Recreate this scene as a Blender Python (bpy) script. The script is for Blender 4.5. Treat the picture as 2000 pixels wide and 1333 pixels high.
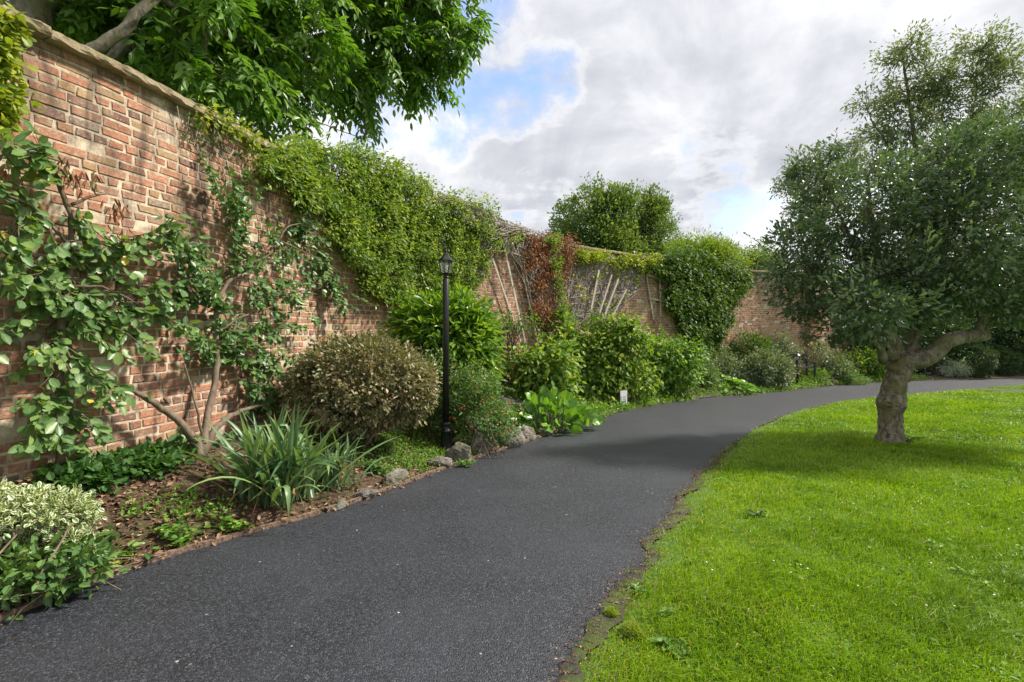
import bpy, math, random
import numpy as np
from mathutils import Vector, Matrix, noise as mnoise

for o in list(bpy.data.objects):
    bpy.data.objects.remove(o, do_unlink=True)
random.seed(7)
R = np.random.default_rng(11)
scene = bpy.context.scene
COL = scene.collection

# ------------------------------------------------------------------ camera
CAMZ, FPX, HOR = 1.4, 944.0, 642.0
cam = bpy.data.objects.new('camera', bpy.data.cameras.new('camera'))
cam.data.lens = 17.0; cam.data.sensor_width = 36.0
cam.data.shift_y = -(666.5-HOR)/2000.0
cam.data.clip_start = 0.05; cam.data.clip_end = 3000
cam.location = (0, 0, CAMZ); cam.rotation_euler = (math.radians(90), 0, 0)
COL.objects.link(cam); scene.camera = cam

# ------------------------------------------------------------------ exposure, sun, sky
scene.view_settings.view_transform = 'Standard'
scene.view_settings.look = 'None'
scene.view_settings.exposure = 1.15
scene.view_settings.gamma = 1.0
SUN_AZ = math.radians(80)      # to the right of straight ahead
SUN_EL = math.radians(47)
sun = bpy.data.objects.new('sun', bpy.data.lights.new('sun', 'SUN'))
sun.data.energy = 3.4; sun.data.angle = math.radians(5.0); sun.data.color = (1.0, 0.93, 0.82)
sdir = Vector((math.sin(SUN_AZ)*math.cos(SUN_EL), math.cos(SUN_AZ)*math.cos(SUN_EL), math.sin(SUN_EL)))
sun.rotation_euler = (-sdir).to_track_quat('-Z', 'Y').to_euler()
sun.location = (20, 10, 20)
COL.objects.link(sun)

world = bpy.data.worlds.new('World'); scene.world = world
world.use_nodes = True
wt = world.node_tree; wt.nodes.clear()
def N(t, typ, **kw):
    n = t.nodes.new(typ)
    for k, v in kw.items():
        if k.startswith('in_'):
            n.inputs[k[3:].replace('_', ' ')].default_value = v
        else:
            setattr(n, k, v)
    return n
def sock(t, dst, v):
    if v is None: return
    if isinstance(v, (int, float, tuple, list)): dst.default_value = v
    else: t.links.new(v, dst)
def M(t, op, a, b=None, c=None, clamp=False):
    n = t.nodes.new('ShaderNodeMath'); n.operation = op; n.use_clamp = clamp
    for i, v in enumerate((a, b, c)): sock(t, n.inputs[i], v)
    return n.outputs[0]
def VM(t, op, a, b=None):
    n = t.nodes.new('ShaderNodeVectorMath'); n.operation = op
    for i, v in enumerate((a, b)): sock(t, n.inputs[i], v)
    return n.outputs['Value'] if op == 'DOT_PRODUCT' else n.outputs[0]
def MIX(t, fac, a, b, mode='MIX'):
    n = t.nodes.new('ShaderNodeMix'); n.data_type = 'RGBA'; n.blend_type = mode
    sock(t, n.inputs[0], fac)
    sock(t, n.inputs[6], a if not isinstance(a, tuple) else (*a[:3], 1))
    sock(t, n.inputs[7], b if not isinstance(b, tuple) else (*b[:3], 1))
    return n.outputs[2]
def MR(t, v, a, b, c=0.0, d=1.0, smooth=True):
    n = t.nodes.new('ShaderNodeMapRange')
    if smooth: n.interpolation_type = 'SMOOTHSTEP'
    sock(t, n.inputs[0], v)
    for i, x in zip((1, 2, 3, 4), (a, b, c, d)): n.inputs[i].default_value = x
    return n.outputs[0]
def NOISE(t, vec, scale, detail=4, rough=0.55, dist=0.0, dim='3D'):
    n = t.nodes.new('ShaderNodeTexNoise'); n.noise_dimensions = dim
    sock(t, n.inputs['Vector'], vec)
    n.inputs['Scale'].default_value = scale; n.inputs['Detail'].default_value = detail
    n.inputs['Roughness'].default_value = rough; n.inputs['Distortion'].default_value = dist
    return n
def RAMP(t, fac, stops, interp='LINEAR'):
    n = t.nodes.new('ShaderNodeValToRGB'); n.color_ramp.interpolation = interp
    e = n.color_ramp.elements
    while len(e) < len(stops): e.new(0.5)
    for el, (p, c) in zip(e, stops):
        el.position = p; el.color = (*c[:3], 1)
    sock(t, n.inputs[0], fac)
    return n.outputs[0]

skyt = N(wt, 'ShaderNodeTexSky', sky_type='NISHITA', sun_disc=False)
skyt.sun_elevation = SUN_EL; skyt.sun_rotation = SUN_AZ
skyt.air_density = 1.0; skyt.dust_density = 0.6; skyt.ozone_density = 2.0
tcw = N(wt, 'ShaderNodeTexCoord')
dirn = VM(wt, 'NORMALIZE', tcw.outputs['Generated'])
sep = N(wt, 'ShaderNodeSeparateXYZ'); wt.links.new(dirn, sep.inputs[0])
zz = M(wt, 'ADD', M(wt, 'MAXIMUM', sep.outputs[2], 0.0), 0.13)
comb = N(wt, 'ShaderNodeCombineXYZ')
wt.links.new(M(wt, 'DIVIDE', sep.outputs[0], zz), comb.inputs[0])
wt.links.new(M(wt, 'DIVIDE', sep.outputs[1], zz), comb.inputs[1])
pv = comb.outputs[0]
def pdir(px, py):
    v = Vector(((px-1000)/FPX, 1.0, (HOR-py)/FPX)).normalized()
    return (v.x, v.y, v.z)
holes = None
for (px, py, ang, amp) in [(1000, 178, 5.0, .75), (925, 150, 6, .85), (890, 50, 7, .9), (860, 215, 5, .7), (1400, 372, 6.0, .62), (720, 240, 6, .7),
                      (560, 60, 9, .6), (330, 60, 9, .5), (1070, 170, 4, .6), (1040, 395, 6, .42), (1470, 440, 4, .35), (1700, 340, 6, .3)]:
    d = VM(wt, 'DOT_PRODUCT', dirn, pdir(px, py))
    h = MR(wt, d, math.cos(math.radians(ang*1.5)), math.cos(math.radians(ang*0.15)), 0.0, amp)
    holes = h if holes is None else M(wt, 'MAXIMUM', holes, h)
n1 = NOISE(wt, pv, 1.5, 9, 0.6, 0.4)
n2 = NOISE(wt, pv, 0.55, 6, 0.55, 0.2)
n3 = NOISE(wt, dirn, 9.0, 8, 0.6, 0.3)
nmix = M(wt, 'ADD', M(wt, 'MULTIPLY', n1.outputs[0], 0.55), M(wt, 'MULTIPLY', n3.outputs[0], 0.45))
cover = M(wt, 'SUBTRACT', M(wt, 'ADD', nmix, 0.17), M(wt, 'MULTIPLY', holes, 0.27))
cmask = MR(wt, cover, 0.39, 0.545)
shade = M(wt, 'ADD', M(wt, 'MULTIPLY', n2.outputs[0], 0.45), M(wt, 'ADD', M(wt, 'MULTIPLY', n1.outputs[0], 0.25), M(wt, 'MULTIPLY', NOISE(wt, dirn, 4.5, 8, 0.6, 0.5).outputs[0], 0.30)))
ccol = RAMP(wt, MR(wt, shade, 0.40, 0.62, smooth=False), [(0.0, (.95, .95, .96)), (.30, (.76, .77, .80)), (.55, (.60, .615, .66)), (1.0, (.40, .418, .472))])
rim = MR(wt, M(wt, 'ABSOLUTE', M(wt, 'SUBTRACT', cover, 0.53)), 0.0, 0.06, 0.30, 0.0)
ccol = MIX(wt, rim, ccol, (.98, .98, .98))
CLOUDK = 4.75
sc = N(wt, 'ShaderNodeVectorMath', operation='SCALE'); wt.links.new(ccol, sc.inputs[0]); sc.inputs['Scale'].default_value = CLOUDK
bl = N(wt, 'ShaderNodeVectorMath', operation='MULTIPLY'); wt.links.new(skyt.outputs[0], bl.inputs[0]); bl.inputs[1].default_value = (1.0, 1.05, 1.12)
wcol = MIX(wt, M(wt, 'ADD', M(wt, 'MULTIPLY', cmask, .84), .16), bl.outputs[0], sc.outputs[0])
bg = N(wt, 'ShaderNodeBackground'); bg.inputs['Strength'].default_value = 0.12
wt.links.new(wcol, bg.inputs[0])
wo = N(wt, 'ShaderNodeOutputWorld'); wt.links.new(bg.outputs[0], wo.inputs[0])

# ------------------------------------------------------------------ layout helpers
def P(y):                                     # height of the gently falling path
    y = np.asarray(y, float)
    return -0.042*(np.clip(y, 3, 15.5)-3)
def spline(pts, n=160):
    pts = [np.array(p, float) for p in pts]
    out = []
    m = len(pts)-1
    per = max(2, n//m)
    for i in range(m):
        p0 = pts[max(i-1, 0)]; p1 = pts[i]; p2 = pts[i+1]; p3 = pts[min(i+2, m)]
        for k in range(per):
            t = k/per
            out.append(0.5*((2*p1)+(-p0+p2)*t+(2*p0-5*p1+4*p2-p3)*t*t+(-p0+3*p1-3*p2+p3)*t**3))
    out.append(pts[-1])
    return np.array(out)
def resample(poly, step):
    d = np.r_[0, np.cumsum(np.linalg.norm(np.diff(poly, axis=0), axis=1))]
    n = max(2, int(round(d[-1]/step))+1)
    s = np.linspace(0, d[-1], n)
    return np.stack([np.interp(s, d, poly[:, k]) for k in range(poly.shape[1])], 1), s
def pplane(px, py):                           # pixel -> point on the path plane
    k = (py-HOR)/FPX
    if 1.4/k < 3: y = 1.4/k
    else:
        y = (1.4-0.126)/(k-0.042)
        if y > 15.5 or y < 0: y = 1.925/k
    return ((px-1000)/FPX*y, y)
LEFTPX = [(0, 1215), (235, 1120), (480, 1045), (640, 1000), (780, 950), (900, 905), (1000, 873), (1080, 846), (1160, 820), (1215, 803), (1300, 787),
          (1400, 775), (1500, 766), (1600, 756), (1700, 748), (1790, 743.5), (1900, 741), (2000, 739.5)]
RIGHTPX = [(1110, 1333), (1180, 1200), (1240, 1110), (1268, 1060), (1320, 1000), (1350, 945), (1400, 893), (1450, 853), (1500, 826), (1560, 803), (1640, 785),
           (1720, 775), (1800, 768), (1900, 760), (2000, 753)]
lp = [pplane(*p) for p in LEFTPX]; rp = [pplane(*p) for p in RIGHTPX]
LEFT = spline([(-3.3, -3), (-3.15, -1), (-3.0, .6), (-2.75, 1.6)]+lp+[(lp[-1][0]+4, lp[-1][1]+1.0), (lp[-1][0]+12, lp[-1][1]+1.5)], 260)
RIGHT = spline([(-.5, -3), (-.3, -1), (-.1, .4), (.1, 1.3)]+rp+[(rp[-1][0]+4, rp[-1][1]+.8), (rp[-1][0]+12, rp[-1][1]+1.2)], 260)
WALLPTS = [(-4.6, -3), (-4.35, -1), (-4.05, .6), (-3.6, 2.0), (-3.2, 3.05), (-2.98, 3.7), (-2.83, 4.4), (-2.67, 5.3), (-2.42, 6.5), (-1.65, 7.9), (-.42, 9.35),
           (1.5, 11.6), (4.3, 13.8), (6.6, 15.6), (8.4, 16.7), (10.2, 17.2), (12, 18.1), (15, 20.4), (20, 25)]
WALL, WS = resample(spline(WALLPTS, 400), 0.05)
WT = np.gradient(WALL, axis=0); WT /= np.linalg.norm(WT, axis=1)[:, None]
WN = np.stack([WT[:, 1], -WT[:, 0]], 1)       # towards the path
def nearest(poly, xy):
    a = poly[:-1]; b = poly[1:]; ab = b-a; L2 = (ab**2).sum(1)
    D = np.empty(len(xy)); S = np.empty(len(xy))
    for i in range(0, len(xy), 20000):
        q = xy[i:i+20000]
        ap = q[:, None, :]-a[None]
        t = np.clip((ap*ab).sum(2)/L2, 0, 1)
        dd = np.linalg.norm(ap-t[..., None]*ab, axis=2)
        j = dd.argmin(1); ii = np.arange(len(q))
        D[i:i+20000] = dd[ii, j]
        S[i:i+20000] = ab[j, 0]*ap[ii, j, 1]-ab[j, 1]*ap[ii, j, 0]   # >0 left of the line
    return D, S
LEFTC = resample(LEFT, .25)[0]; RIGHTC = resample(RIGHT, .25)[0]; WALLC = resample(WALL, .3)[0]
RISE = 0.42
def G(x, y):                                  # ground height
    x = np.atleast_1d(np.asarray(x, float)); y = np.atleast_1d(np.asarray(y, float))
    xy = np.stack([x, y], 1)
    dl, sl = nearest(LEFTC, xy); dw, sw = nearest(WALLC, xy)
    t = np.clip(dl/(dl+dw+1e-6), 0, 1); t = np.where(sw > 0, 1.0, t)
    t = np.clip(t*1.15, 0, 1)
    h = RISE*(t*t*(3-2*t)*.5+t*.5)
    return P(y)+np.where(sl > 0, h+0.012*np.sin(x*5.1+y*2.3)*np.minimum(dl*3, 1), 0.0)
def G1(x, y): return float(G(x, y)[0])
def gp(px, py):                               # pixel -> ground point
    lo, hi = 1.2, 40.0
    for st in (.5, .05, .006):
        ys = np.arange(lo, hi+st, st)
        xs = (px-1000)/FPX*ys; zs = CAMZ-(py-HOR)/FPX*ys
        g = G(xs, ys); i = int(np.argmax(zs <= g)); lo, hi = ys[max(i-1, 0)], ys[i]
    return Vector((xs[i], ys[i], g[i]))
def at(px, py, Y): return Vector(((px-1000)/FPX*Y, Y, CAMZ-(py-HOR)/FPX*Y))
WPX = np.where(WALL[:, 1] > 1.5, 1000+FPX*WALL[:, 0]/np.maximum(WALL[:, 1], .1), -9999)
_ok = WALL[:, 1] > 2.0
def wall_at(px, py, off=0.0):                 # pixel(s) -> point(s) on the wall, moved off it by off
    px = np.atleast_1d(np.asarray(px, float)); py = np.atleast_1d(np.asarray(py, float))
    off = np.broadcast_to(np.asarray(off, float), px.shape)
    idx = np.where(_ok)[0]
    f = np.interp(px, WPX[idx], idx.astype(float))
    i0 = np.floor(f).astype(int).clip(0, len(WALL)-2); fr = f-i0
    w = WALL[i0]*(1-fr)[:, None]+WALL[i0+1]*fr[:, None]
    n = WN[i0]
    # move along the sight line until it is 'off' from the wall
    d = np.stack([(px-1000)/FPX, np.ones_like(px)], 1)
    s = off/np.maximum(-(d*n).sum(1), .25)
    Y = w[:, 1]-s
    return np.stack([d[:, 0]*Y, Y, CAMZ-(py-HOR)/FPX*Y], 1)
def wpv(px, py, off=0.0): return Vector(wall_at(px, py, off)[0])
def inpoly(poly, x, y):
    c = np.zeros(len(x), bool); n = len(poly); j = n-1
    for i in range(n):
        xi, yi = poly[i]; xj, yj = poly[j]
        m = ((yi > y) != (yj > y)) & (x < (xj-xi)*(y-yi)/(yj-yi+1e-12)+xi)
        c ^= m; j = i
    return c
def sample_poly(poly, n, rg=R):
    a = np.array(poly, float); lo = a.min(0); hi = a.max(0); out = []
    tot = 0
    while tot < n:
        q = rg.random((n*2, 2))*(hi-lo)+lo
        q = q[inpoly(poly, q[:, 0], q[:, 1])]; out.append(q); tot += len(q)
    return np.concatenate(out)[:n]
def vnoise(p, s):                             # cheap smooth value noise for arrays, 0..1
    p = np.asarray(p)*s
    v = np.zeros(len(p)); ph = [1.3, 4.1, 2.2]
    for k, (f, a) in enumerate(((1, .5), (2.03, .28), (4.1, .16))):
        q = p*f+k*7.3
        v += a*(np.sin(q[:, 0]+1.7*np.sin(q[:, 1]*.9+ph[k]))*np.cos(q[:, 1]*1.1+1.3*np.sin(q[:, -1]+ph[k])))
    return np.clip(v*.6+.5, 0, 1)

# ------------------------------------------------------------------ mesh builder
class MB:
    def __init__(s): s.V = []; s.F = []; s.lr = []; s.lv = []; s.n = 0
    def add(s, V, F, lr=0.5, lv=0.0, mat=0):
        V = np.asarray(V, float).reshape(-1, 3); F = np.asarray(F, int)
        s.V.append(V); s.F.append((F+s.n, mat))
        s.lr.append(np.broadcast_to(np.asarray(lr, float), (len(V),)))
        s.lv.append(np.broadcast_to(np.asarray(lv, float), (len(V),)))
        s.n += len(V)
    def build(s, name, mats, parent=None, smooth=False):
        me = bpy.data.meshes.new(name)
        if not s.V: s.add([(0, 0, 0), (0, .001, 0), (.001, 0, 0)], [(0, 1, 2)])
        V = np.concatenate(s.V); me.vertices.add(len(V)); me.vertices.foreach_set('co', V.ravel().astype(np.float32))
        li = np.concatenate([f.ravel() for f, m in s.F]).astype(np.int32)
        sizes = np.concatenate([np.full(len(f), f.shape[1]) for f, m in s.F])
        mi = np.concatenate([np.full(len(f), m) for f, m in s.F]).astype(np.int32)
        st = np.r_[0, np.cumsum(sizes)[:-1]].astype(np.int32)
        me.loops.add(len(li)); me.loops.foreach_set('vertex_index', li)
        me.polygons.add(len(st)); me.polygons.foreach_set('loop_start', st)
        me.polygons.foreach_set('material_index', mi)
        me.polygons.foreach_set('use_smooth', np.full(len(st), smooth))
        for nm, arr in (('lr', s.lr), ('lv', s.lv)):
            a = me.attributes.new(nm, 'FLOAT', 'POINT'); a.data.foreach_set('value', np.concatenate(arr).astype(np.float32))
        me.update(calc_edges=True)
        if not isinstance(mats, (list, tuple)): mats = [mats]
        for m in mats: me.materials.append(m)
        o = bpy.data.objects.new(name, me); COL.objects.link(o)
        if parent is not None:
            o.parent = parent
            o.matrix_parent_inverse = Matrix.Translation(-parent.location)
        return o
    def box(s, c, size, rz=0.0, lr=.5, mat=0, rot=None, taper=1.0):
        x, y, z = [v/2 for v in size]
        v = np.array([(-x, -y, -z), (x, -y, -z), (x, y, -z), (-x, y, -z), (-x*taper, -y*taper, z), (x*taper, -y*taper, z), (x*taper, y*taper, z), (-x*taper, y*taper, z)])
        m = np.array(rot if rot is not None else Matrix.Rotation(rz, 3, 'Z'))
        s.add(v@m.T+np.array(c), [(0, 3, 2, 1), (4, 5, 6, 7), (0, 1, 5, 4), (1, 2, 6, 5), (2, 3, 7, 6), (3, 0, 4, 7)], lr, 0, mat)
    def tube(s, pts, rad, k=6, lr=.5, mat=0, cap=True, lump=0.0):
        pts = np.asarray(pts, float); n = len(pts); rad = np.broadcast_to(np.asarray(rad, float), (n,))
        T = np.gradient(pts, axis=0); T /= np.linalg.norm(T, axis=1)[:, None]+1e-9
        ref = np.array([.31, .17, .93]) if abs(T[0, 2]) < .9 else np.array([.93, .2, .1])
        u = np.cross(T, ref); u /= np.linalg.norm(u, axis=1)[:, None]+1e-9; w = np.cross(T, u)
        a = np.linspace(0, 2*np.pi, k, endpoint=False)
        rr = rad[:, None]*(1+lump*(R.random((n, k))-.5)) if lump else rad[:, None]*np.ones((1, k))
        V = pts[:, None, :]+rr[..., None]*(np.cos(a)[None, :, None]*u[:, None, :]+np.sin(a)[None, :, None]*w[:, None, :])
        i = np.arange(n-1)[:, None]*k; j = np.arange(k)[None, :]; j2 = (j+1) % k
        F = np.stack([i+j, i+j2, i+k+j2, i+k+j], 2).reshape(-1, 4)
        b = s.n
        s.add(V.reshape(-1, 3), F, lr, 0, mat)
        if cap:
            s.F.append((np.array([list(range(k))[::-1]])+b, mat)); s.F.append((np.array([list(range(k))])+b+(n-1)*k, mat))
    def lathe(s, c, prof, k=20, lr=.5, mat=0, flute=0.0, nfl=0, rz=0.0):
        a = np.linspace(0, 2*np.pi, k, endpoint=False)+rz
        V = []
        for r, z in prof:
            rr = r*(1+flute*np.cos(a*nfl)) if flute else r*np.ones(k)
            V.append(np.stack([c[0]+rr*np.cos(a), c[1]+rr*np.sin(a), np.full(k, c[2]+z)], 1))
        n = len(prof); i = np.arange(n-1)[:, None]*k; j = np.arange(k)[None, :]; j2 = (j+1) % k
        F = np.stack([i+j, i+j2, i+k+j2, i+k+j], 2).reshape(-1, 4)
        b = s.n; s.add(np.concatenate(V), F, lr, 0, mat)
        s.F.append((np.array([list(range(k))[::-1]])+b, mat)); s.F.append((np.array([list(range(k))])+b+(n-1)*k, mat))

T_SIMPLE = (np.array([(0, 0, 0), (.45, .5, .07), (1, 0, -.04), (.45, -.5, .07)]), np.array([(0, 2, 1), (0, 3, 2)]), np.array([0, 1, .3, 1.]))
T_LEAF = (np.array([(0, 0, 0), (.22, .36, .05), (.6, .43, .03), (1, 0, -.12), (.6, -.43, .03), (.22, -.36, .05), (.3, 0, -.03), (.65, 0, -.05)]),
          np.array([(0, 6, 1), (1, 6, 7), (1, 7, 2), (2, 7, 3), (0, 5, 6), (5, 7, 6), (5, 4, 7), (4, 3, 7)]), np.array([0, 1, 1, .6, 1, 1, 0, 0.]))
T_ROUND = (np.array([(0, 0, 0), (.12, .3, .05), (.45, .52, .07), (.8, .4, .02), (1, 0, -.08), (.8, -.4, .02), (.45, -.52, .07), (.12, -.3, .05), (.45, 0, -.02), (.75, 0, -.05)]),
           np.array([(0, 8, 1), (1, 8, 2), (2, 8, 9), (2, 9, 3), (3, 9, 4), (0, 7, 8), (7, 6, 8), (6, 9, 8), (6, 5, 9), (5, 4, 9)]), np.array([0, 1, 1, 1, .7, 1, 1, 1, 0, 0.]))
def nrm(v): return v/(np.linalg.norm(v, axis=-1, keepdims=True)+1e-9)
def leaves(mb, Pn, D, Nn, L, W, T=T_SIMPLE, lr=None, mat=0):
    n = len(Pn)
    if n == 0: return
    D = nrm(D); S = nrm(np.cross(D, Nn)); Nn = np.cross(S, D)
    L = np.broadcast_to(np.asarray(L, float), (n,)); W = np.broadcast_to(np.asarray(W, float), (n,))
    tv, tf, tl = T; k = len(tv)
    V = Pn[:, None]+tv[None, :, 0, None]*L[:, None, None]*D[:, None]+tv[None, :, 1, None]*W[:, None, None]*S[:, None]+tv[None, :, 2, None]*L[:, None, None]*Nn[:, None]
    F = (tf[None]+(np.arange(n)*k)[:, None, None]).reshape(-1, 3)
    if lr is None: lr = R.random(n)
    mb.add(V.reshape(-1, 3), F, np.repeat(lr, k), np.tile(tl, n), mat)
def rdir(n, rg=R): return nrm(rg.normal(size=(n, 3)))
def ell_points(ells, n, inner=.35, rg=R):
    w = np.array([(e[3]*e[4]*e[5])**.75 for e in ells]); w /= w.sum()
    ch = rg.choice(len(ells), n, p=w); E = np.array([e[:6] for e in ells])[ch]
    d = rdir(n, rg); r = (inner**3+(1-inner**3)*rg.random(n))**(1/3.)
    bump = .82+.36*vnoise(d+ch[:, None]*3.1, 3.0)
    return E[:, :3]+d*E[:, 3:6]*(r*bump)[:, None], d
def leafcloud(mb, C, O, per, rc, L, asp, T=T_SIMPLE, droop=0.0, outw=.7, up=.6, lrs=.25, jit=.35, flat=1.0, mat=0, clumpvar=.6, rg=R):
    """leaves round clump centres C with outward directions O; lr is random per leaf but shared partly by the clump"""
    n = len(C); idx = np.repeat(np.arange(n), per)
    m = len(idx); off = np.clip(rg.normal(size=(m, 3)), -1.45, 1.45)*rc*(.5+rg.random(n)*clumpvar*1.6)[idx][:, None]; off[:, 2] *= flat
    Pn = C[idx]+off
    D = O[idx]*outw+rdir(m, rg)*.75+nrm(off)*.45+np.array([0, 0, -droop])
    Nn = np.array([0, 0, up])+rdir(m, rg)*.6+O[idx]*.35
    l = L*(1-jit+2*jit*rg.random(m))
    lr = np.clip(rg.random(n)[idx]*(1-lrs)+rg.random(m)*lrs if lrs < 1 else rg.random(m), 0, 1)
    leaves(mb, Pn, D, Nn, l, l*asp, T, lr, mat)
def wig(p0, p1, n, amp, sag=0.0, rg=R):
    p0 = np.array(p0, float); p1 = np.array(p1, float)
    t = np.linspace(0, 1, n)[:, None]; L = np.linalg.norm(p1-p0)
    w = rg.normal(size=(n, 3))*amp*L; w = (w+np.roll(w, 1, 0))*.5
    env = np.sin(t*np.pi)
    return p0+(p1-p0)*t+w*env+np.array([0, 0, -sag*L])*env
def twigs(mb, nodes, C, r0=.008, r1=.003, n=4, amp=.06, k=4, sag=-.08, maxd=9e9):
    """thin branches from the nearest skeleton node to each clump centre"""
    nodes = np.asarray(nodes, float)
    for c in C:
        dd = np.linalg.norm(nodes-c, axis=1)+np.maximum(0, nodes[:, 2]-c[2])*1.5
        j = int(dd.argmin())
        if dd[j] > maxd: continue
        mb.tube(wig(nodes[j], c, n, amp, sag), np.linspace(r0, r1, n), k, R.random(), cap=False)

def tag(o, label, cat, group=None, kind=None):
    if label: o['label'] = label
    if cat: o['category'] = cat
    if group: o['group'] = group
    if kind: o['kind'] = kind
    return o
def thing(name, loc, label, cat, group=None):
    o = bpy.data.objects.new(name, None); o.empty_display_size = .1; COL.objects.link(o)
    o.location = loc
    return tag(o, label, cat, group)
def struct(o): o['kind'] = 'structure'; return o

# ------------------------------------------------------------------ materials
def newmat(name):
    m = bpy.data.materials.new(name); m.use_nodes = True; t = m.node_tree; t.nodes.clear()
    out = N(t, 'ShaderNodeOutputMaterial'); b = N(t, 'ShaderNodeBsdfPrincipled')
    t.links.new(b.outputs[0], out.inputs[0])
    return m, t, b, out
def ATT(t, name): n = N(t, 'ShaderNodeAttribute', attribute_name=name); return n.outputs['Fac']
def POS(t): return N(t, 'ShaderNodeNewGeometry').outputs['Position']
def BUMP(t, b, h, strength=.5, dist=.01):
    n = N(t, 'ShaderNodeBump'); n.inputs['Strength'].default_value = strength; n.inputs['Distance'].default_value = dist
    t.links.new(h, n.inputs['Height']); t.links.new(n.outputs[0], b.inputs['Normal'])
GAIN = 1.58
def leafmat(name, cols, rough=.45, trans=.35, under=(1.15, 1.1, 1.2), edge=None, spec=.5, tcol=(1.5, 1.35, .5), edgew=.55, rib=.0):
    m, t, b, out = newmat(name)
    lr = ATT(t, 'lr'); lv = ATT(t, 'lv')
    cols = [tuple(min(.9, v*GAIN) for v in c_) for c_ in cols]; trans = min(trans+.06, .5)
    k = len(cols)
    c = RAMP(t, lr, [(i/(k-1) if k > 1 else 0, c_) for i, c_ in enumerate(cols)])
    nz = NOISE(t, POS(t), 45, 3)
    c = MIX(t, M(t, 'MULTIPLY', nz.outputs[0], .55), c, MIX(t, 1.0, c, (.62, .68, .55), 'MULTIPLY'))
    if rib: c = MIX(t, MR(t, lv, .18, 0, 0, rib), c, (.35, .42, .15))
    if edge:
        em = M(t, 'ADD', lv, M(t, 'MULTIPLY', M(t, 'SUBTRACT', NOISE(t, POS(t), 80, 2).outputs[0], .5), .6))
        c = MIX(t, MR(t, em, edgew, edgew+.12), c, edge)
    bf = N(t, 'ShaderNodeNewGeometry').outputs['Backfacing']
    c2 = MIX(t, bf, c, MIX(t, 1.0, c, under, 'MULTIPLY'))
    t.links.new(c2, b.inputs['Base Color'])
    b.inputs['Roughness'].default_value = rough; b.inputs['Specular IOR Level'].default_value = spec
    tr = N(t, 'ShaderNodeBsdfTranslucent'); t.links.new(MIX(t, 1.0, c, tcol, 'MULTIPLY'), tr.inputs[0])
    mx = N(t, 'ShaderNodeMixShader'); mx.inputs[0].default_value = trans
    t.links.new(b.outputs[0], mx.inputs[1]); t.links.new(tr.outputs[0], mx.inputs[2]); t.links.new(mx.outputs[0], out.inputs[0])
    return m
def barkmat(name, c1, c2, scale=9, moss=None, rough=.9, bump=.6, stretch=(1, 1, .3)):
    m, t, b, out = newmat(name)
    mp = N(t, 'ShaderNodeMapping'); mp.inputs['Scale'].default_value = stretch; t.links.new(POS(t), mp.inputs[0])
    n = NOISE(t, mp.outputs[0], scale, 6, .65, .3)
    c = MIX(t, MR(t, n.outputs[0], .35, .65), c1, c2)
    c = MIX(t, M(t, 'MULTIPLY', ATT(t, 'lr'), .3), c, (.02, .015, .01))
    if moss:
        c = MIX(t, MR(t, NOISE(t, POS(t), 5, 4).outputs[0], .42, .6, 0, .75), c, moss)
    t.links.new(c, b.inputs['Base Color']); b.inputs['Roughness'].default_value = rough
    BUMP(t, b, NOISE(t, mp.outputs[0], scale*3, 5, .7).outputs[0], bump, .02)
    return m
def plain(name, c, rough=.6, metal=0.0, nscale=30, var=.25, spec=.5, bump=0.0):
    m, t, b, out = newmat(name)
    n = NOISE(t, POS(t), nscale, 5, .6)
    dark = tuple(x*(1-var) for x in c); lite = tuple(min(1, x*(1+var)) for x in c)
    t.links.new(MIX(t, MR(t, n.outputs[0], .3, .7), dark, lite), b.inputs['Base Color'])
    b.inputs['Roughness'].default_value = rough; b.inputs['Metallic'].default_value = metal; b.inputs['Specular IOR Level'].default_value = spec
    if bump: BUMP(t, b, n.outputs[0], bump, .01)
    return m

# path: rolled dark tarmac
MT_PATH, t, b, out = newmat('tarmac')
p = POS(t)
vo = N(t, 'ShaderNodeTexVoronoi'); vo.inputs['Scale'].default_value = 135; t.links.new(p, vo.inputs['Vector'])
vo2 = N(t, 'ShaderNodeTexVoronoi'); vo2.inputs['Scale'].default_value = 60; t.links.new(p, vo2.inputs['Vector'])
wn = N(t, 'ShaderNodeSeparateColor'); t.links.new(vo.outputs['Color'], wn.inputs[0])
c = RAMP(t, wn.outputs[0], [(0, (.006, .006, .008)), (.55, (.021, .0235, .032)), (.88, (.043, .048, .061)), (1.0, (.085, .092, .108))])
big = NOISE(t, p, .9, 5, .6, .5)
c = MIX(t, MR(t, big.outputs[0], .35, .7, 0, .45), c, (.050, .055, .068))
c = MIX(t, MR(t, NOISE(t, p, 3.2, 6, .7).outputs[0], .55, .75, 0, .35), c, (.022, .023, .026))
wn2 = N(t, 'ShaderNodeSeparateColor'); t.links.new(vo2.outputs['Color'], wn2.inputs[0])
spot = M(t, 'MULTIPLY', MR(t, wn2.outputs[1], .997, .999), MR(t, vo2.outputs[0], .45, .25))
c = MIX(t, spot, c, (.5, .48, .44))
t.links.new(c, b.inputs['Base Color']); b.inputs['Roughness'].default_value = .52; b.inputs['Specular IOR Level'].default_value = .55
hh = M(t, 'ADD', M(t, 'MULTIPLY', wn.outputs[1], .9), M(t, 'MULTIPLY', vo.outputs[0], -.6))
BUMP(t, b, hh, 1.0, .006)
MT_SIDE = plain('old_tarmac', (.075, .068, .058), .9, nscale=14, var=.35, bump=.4)

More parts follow.
